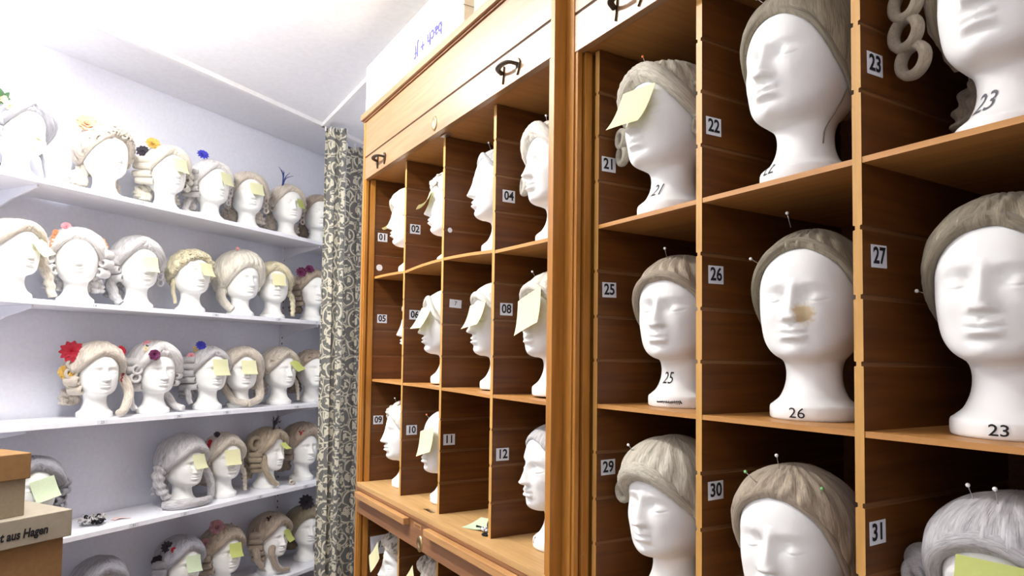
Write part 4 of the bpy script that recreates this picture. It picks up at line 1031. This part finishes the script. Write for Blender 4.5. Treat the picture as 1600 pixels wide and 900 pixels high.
# small things lying in the cells
def lying_note(loc, rz, size, mat, label, curl=.015):
    mb = MB(); G = []
    n = 9
    for sgn in (0, 1):
        G = [[((j / 8 - .5) * size, (i / 8 - .5) * size, .0012 + curl * ((j / 8) ** 2 * .9 + .5 * (1 - i / 8) ** 3) - sgn * .0005) for j in range(n)] for i in range(n)]
        mb.grid(G, flip=bool(sgn))
    o = mb.build('sticky_note', mat, None, True); o.location = loc; o.rotation_euler = (0, 0, rz); tag(o, label, 'sticky note')
lying_note((.955, 1.745, LEDL), R_(20), .085, 'note_green', 'pale green sticky note lying curled in compartment 11')
for _o in C.objects:
    if _o.get("label", "").startswith("white foam head wearing the short tan wig"): head_scribble(_o, 8, .012, .05)
mb = MB(); mb.box(-.05, .05, -.04, .04, 0, .0008); o = mb.build('paper_slip', 'paper_white'); o.location = (1.16, 1.50, LEDL + .0003); o.rotation_euler = (0, 0, R_(25)); tag(o, 'white paper slip lying flat behind the head in compartment 12', 'paper')
def fuzz_ball(name, loc, n, spread, r0, mat, label, cat, seed, kind='fluff', mats=None):
    mb = MB(); rn = random.Random(seed)
    for k in range(n):
        fluff(mb, (rn.uniform(-1, 1) * spread[0], rn.uniform(-1, 1) * spread[1], r0 * 1.15 + abs(rn.gauss(0, .5)) * spread[2]), 1, r0, 0 if mats is None else k % len(mats), rn.randint(0, 9999))
    zmin = min(v[2] for v in mb.v); mb.v = [(x, y, z - zmin) for x, y, z in mb.v]
    o = mb.build(name, mats or mat, None, True); o.location = loc; tag(o, label, cat); return o
t = empty('hair_net', (.955, 1.668, LEDL)); tag(t, 'small black and speckled hair net bag in compartment 11', 'hair net')
mb = MB(); sph(mb, (0, 0, .022), .022, 0, 12, (1.1, 1.1, 1.0)); mb.build('pouch', 'black_cloth', t, True)
mb = MB(); 
for k in range(26):
    a = k * 2.4; sph(mb, (-.022 + .010 * math.cos(a * 1.7), .024 * math.sin(a), .006 + .009 * ((k * 7) % 5) / 5), .0045, k % 2, 6)
mb.build('beads', ['paper_white', 'brown_net'], t, True)
mb = MB(); tube(mb, catmull([(-.01, .02, .006), (-.02, .045, .004), (-.012, .06, .004), (-.02, .075, .006)], 20), lambda t_: .003, 7)
tube(mb, catmull([(-.02, -.012, .006), (-.04, -.004, .004), (-.045, -.012, .004), (-.032, -.03, .004)], 20), lambda t_: .003, 7); mb.build('cord', 'black_cloth', t, True)
mb = MB()
for k in range(7): tube(mb, catmull([(-.004 + .004 * (k % 2), -.035 + k * .01, .004), (.006, -.028 + k * .01, .010), (-.002, -.02 + k * .01, .004)], 8), lambda t_: .0028, 6)
o = mb.build('hair_clip', 'black_cloth', None, True); o.location = (.945, 2.105, 1.867); tag(o, 'small dark toothed hair clip on the shelf in compartment 02', 'hair clip')
# shelf odds and ends
p = SH(1.755 * 1.1, .12, SHZ[3]); fuzz_ball('hairpiece', p, 46, (.045, .035, .03), .010, None, 'small curly black and white hairpiece on the fourth shelf', 'hairpiece', 4, mats=['hair_grey', 'hair_white', 'black_cloth'])
p = SH(1.87 * 1.1, .12, SHZ[3]); mb = MB(); 
for k in range(5): tube(mb, catmull([(-.03, -.01 + .006 * k, .004), (0, .004 * k - .01, .009), (.035 - .004 * k, .01 * k - .03, .004)], 10), lambda t_: .004, 6, sq=.4)
o = mb.build('ribbon', 'ribbon_pink', None, True); o.location = p; o.rotation_euler = (0, 0, SA); tag(o, 'pale pink ribbon loops lying beside the small hairpiece', 'ribbon')
mb = curl_mesh(L=.035, R=.017, hole=.4); mb.v = [(x, y, z + .017) for x, y, z in mb.v]; o = mb.build('loose_curl', 'hair_beige', None, True, 1.0); p = SH(2.80 * 1.1, .055, SHZ[3]); o.location = p; o.rotation_euler = (0, 0, R_(-5)); tag(o, 'single loose curl lying on the fourth shelf edge', 'curl of hair')

# ------------------------------------------------------------------ cartons
def carton_at(label, s1, off, z0, body_w, body_d, body_h, lid_h, over, mats, name='cardboard_box', text=None):
    t = empty(name, SH(s1 - body_w / 2, off, z0), SA); tag(t, label, 'cardboard box')
    w = body_w / 2
    mb = MB(); mb.box(-w, w, 0, body_d, 0, body_h, bev=.002); mb.build('body', mats[0], t)
    mb = MB(); mb.box(-w - over, w + over, -over, body_d + over, body_h - lid_h, body_h + .004, bev=.0025); l = mb.build('lid', mats[1], t)
    if text:
        kw = dict(bold=.0014, sx=.78, shear=.15); half = max(v[0] for v in text_geo(text, .036, **kw)[0])
        text_on('printed_text', text, .036, (w - .057 - half, -over - .0006, body_h - lid_h / 2 - .004), (1, .0, .0), (0, 0, 1), 'ink', t, bold=.0014, sx=.78, shear=.15)
    return t
BO = 2.2494 - SC
carton_at('large lidded cardboard box printed with black words, bottom left', 1.340, BO, .0, .62, .42, 1.048, .080, .016, ('cardboard_dark', 'cardboard_lid'), text='t aus Hagen')
carton_at('small brown lidded cardboard box on top of the printed box', 1.232, BO + .02, 1.0525, .42, .30, .186, .074, .009, ('cardboard', 'cardboard_dark'))
t = empty('cardboard_box', (1.14, 2.33, 2.512)); tag(t, 'pale cardboard box with upside-down blue print on the farther cabinet', 'cardboard box')
mb = MB(); mb.box(-.21, .21, -.46, .46, 0, .275, bev=.003); mb.build('body', 'cardboard_pale', t)
mb = MB(); mb.box(-.2112, .2112, -.463, .463, .14, .1402); mb.build('flap_seam', 'cardboard', t)
text_on('printed_text', 'bach + Jf', .066, (-.2115, -.19, .135), (0, 1, 0), (0, 0, -1), 'ink_blue', t, bold=.0008)
t = empty('cardboard_box', (1.14, 1.52, 2.512)); tag(t, 'second pale cardboard box on the cabinet top, nearer the camera', 'cardboard box')
mb = MB(); mb.box(-.20, .20, -.30, .30, 0, .25, bev=.003); mb.build('body', 'cardboard_pale', t)

# ------------------------------------------------------------------ camera
cam = bpy.data.cameras.new('camera'); co = bpy.data.objects.new('camera', cam); C.objects.link(co)
yaw, pit, rol = R_(30.9455), R_(2.6), R_(.75)
f = Vector((math.sin(yaw) * math.cos(pit), math.cos(yaw) * math.cos(pit), math.sin(pit)))
r0 = Vector((math.cos(yaw), -math.sin(yaw), 0)); u0 = r0.cross(f)
rr = r0 * math.cos(rol) + u0 * math.sin(rol); uu = -r0 * math.sin(rol) + u0 * math.cos(rol)
co.matrix_world = Matrix(((rr.x, uu.x, -f.x, 0), (rr.y, uu.y, -f.y, 0), (rr.z, uu.z, -f.z, EYE), (0, 0, 0, 1)))
cam.sensor_width = 36; cam.lens = 1067 / 1600 * 36; cam.shift_y = 62 / 1600; cam.clip_start = .02
sc = bpy.context.scene; sc.camera = co
w = bpy.data.worlds.new('world'); sc.world = w; w.use_nodes = True
w.node_tree.nodes['Background'].inputs[0].default_value = (.5, .55, .65, 1); w.node_tree.nodes['Background'].inputs[1].default_value = .02
sc.view_settings.view_transform = 'Standard'; sc.view_settings.look = 'None'; sc.view_settings.gamma = 1
sc.view_settings.use_curve_mapping = False; sc.view_settings.exposure = 1.0
sc.cycles.max_bounces = 8; sc.cycles.diffuse_bounces = 5
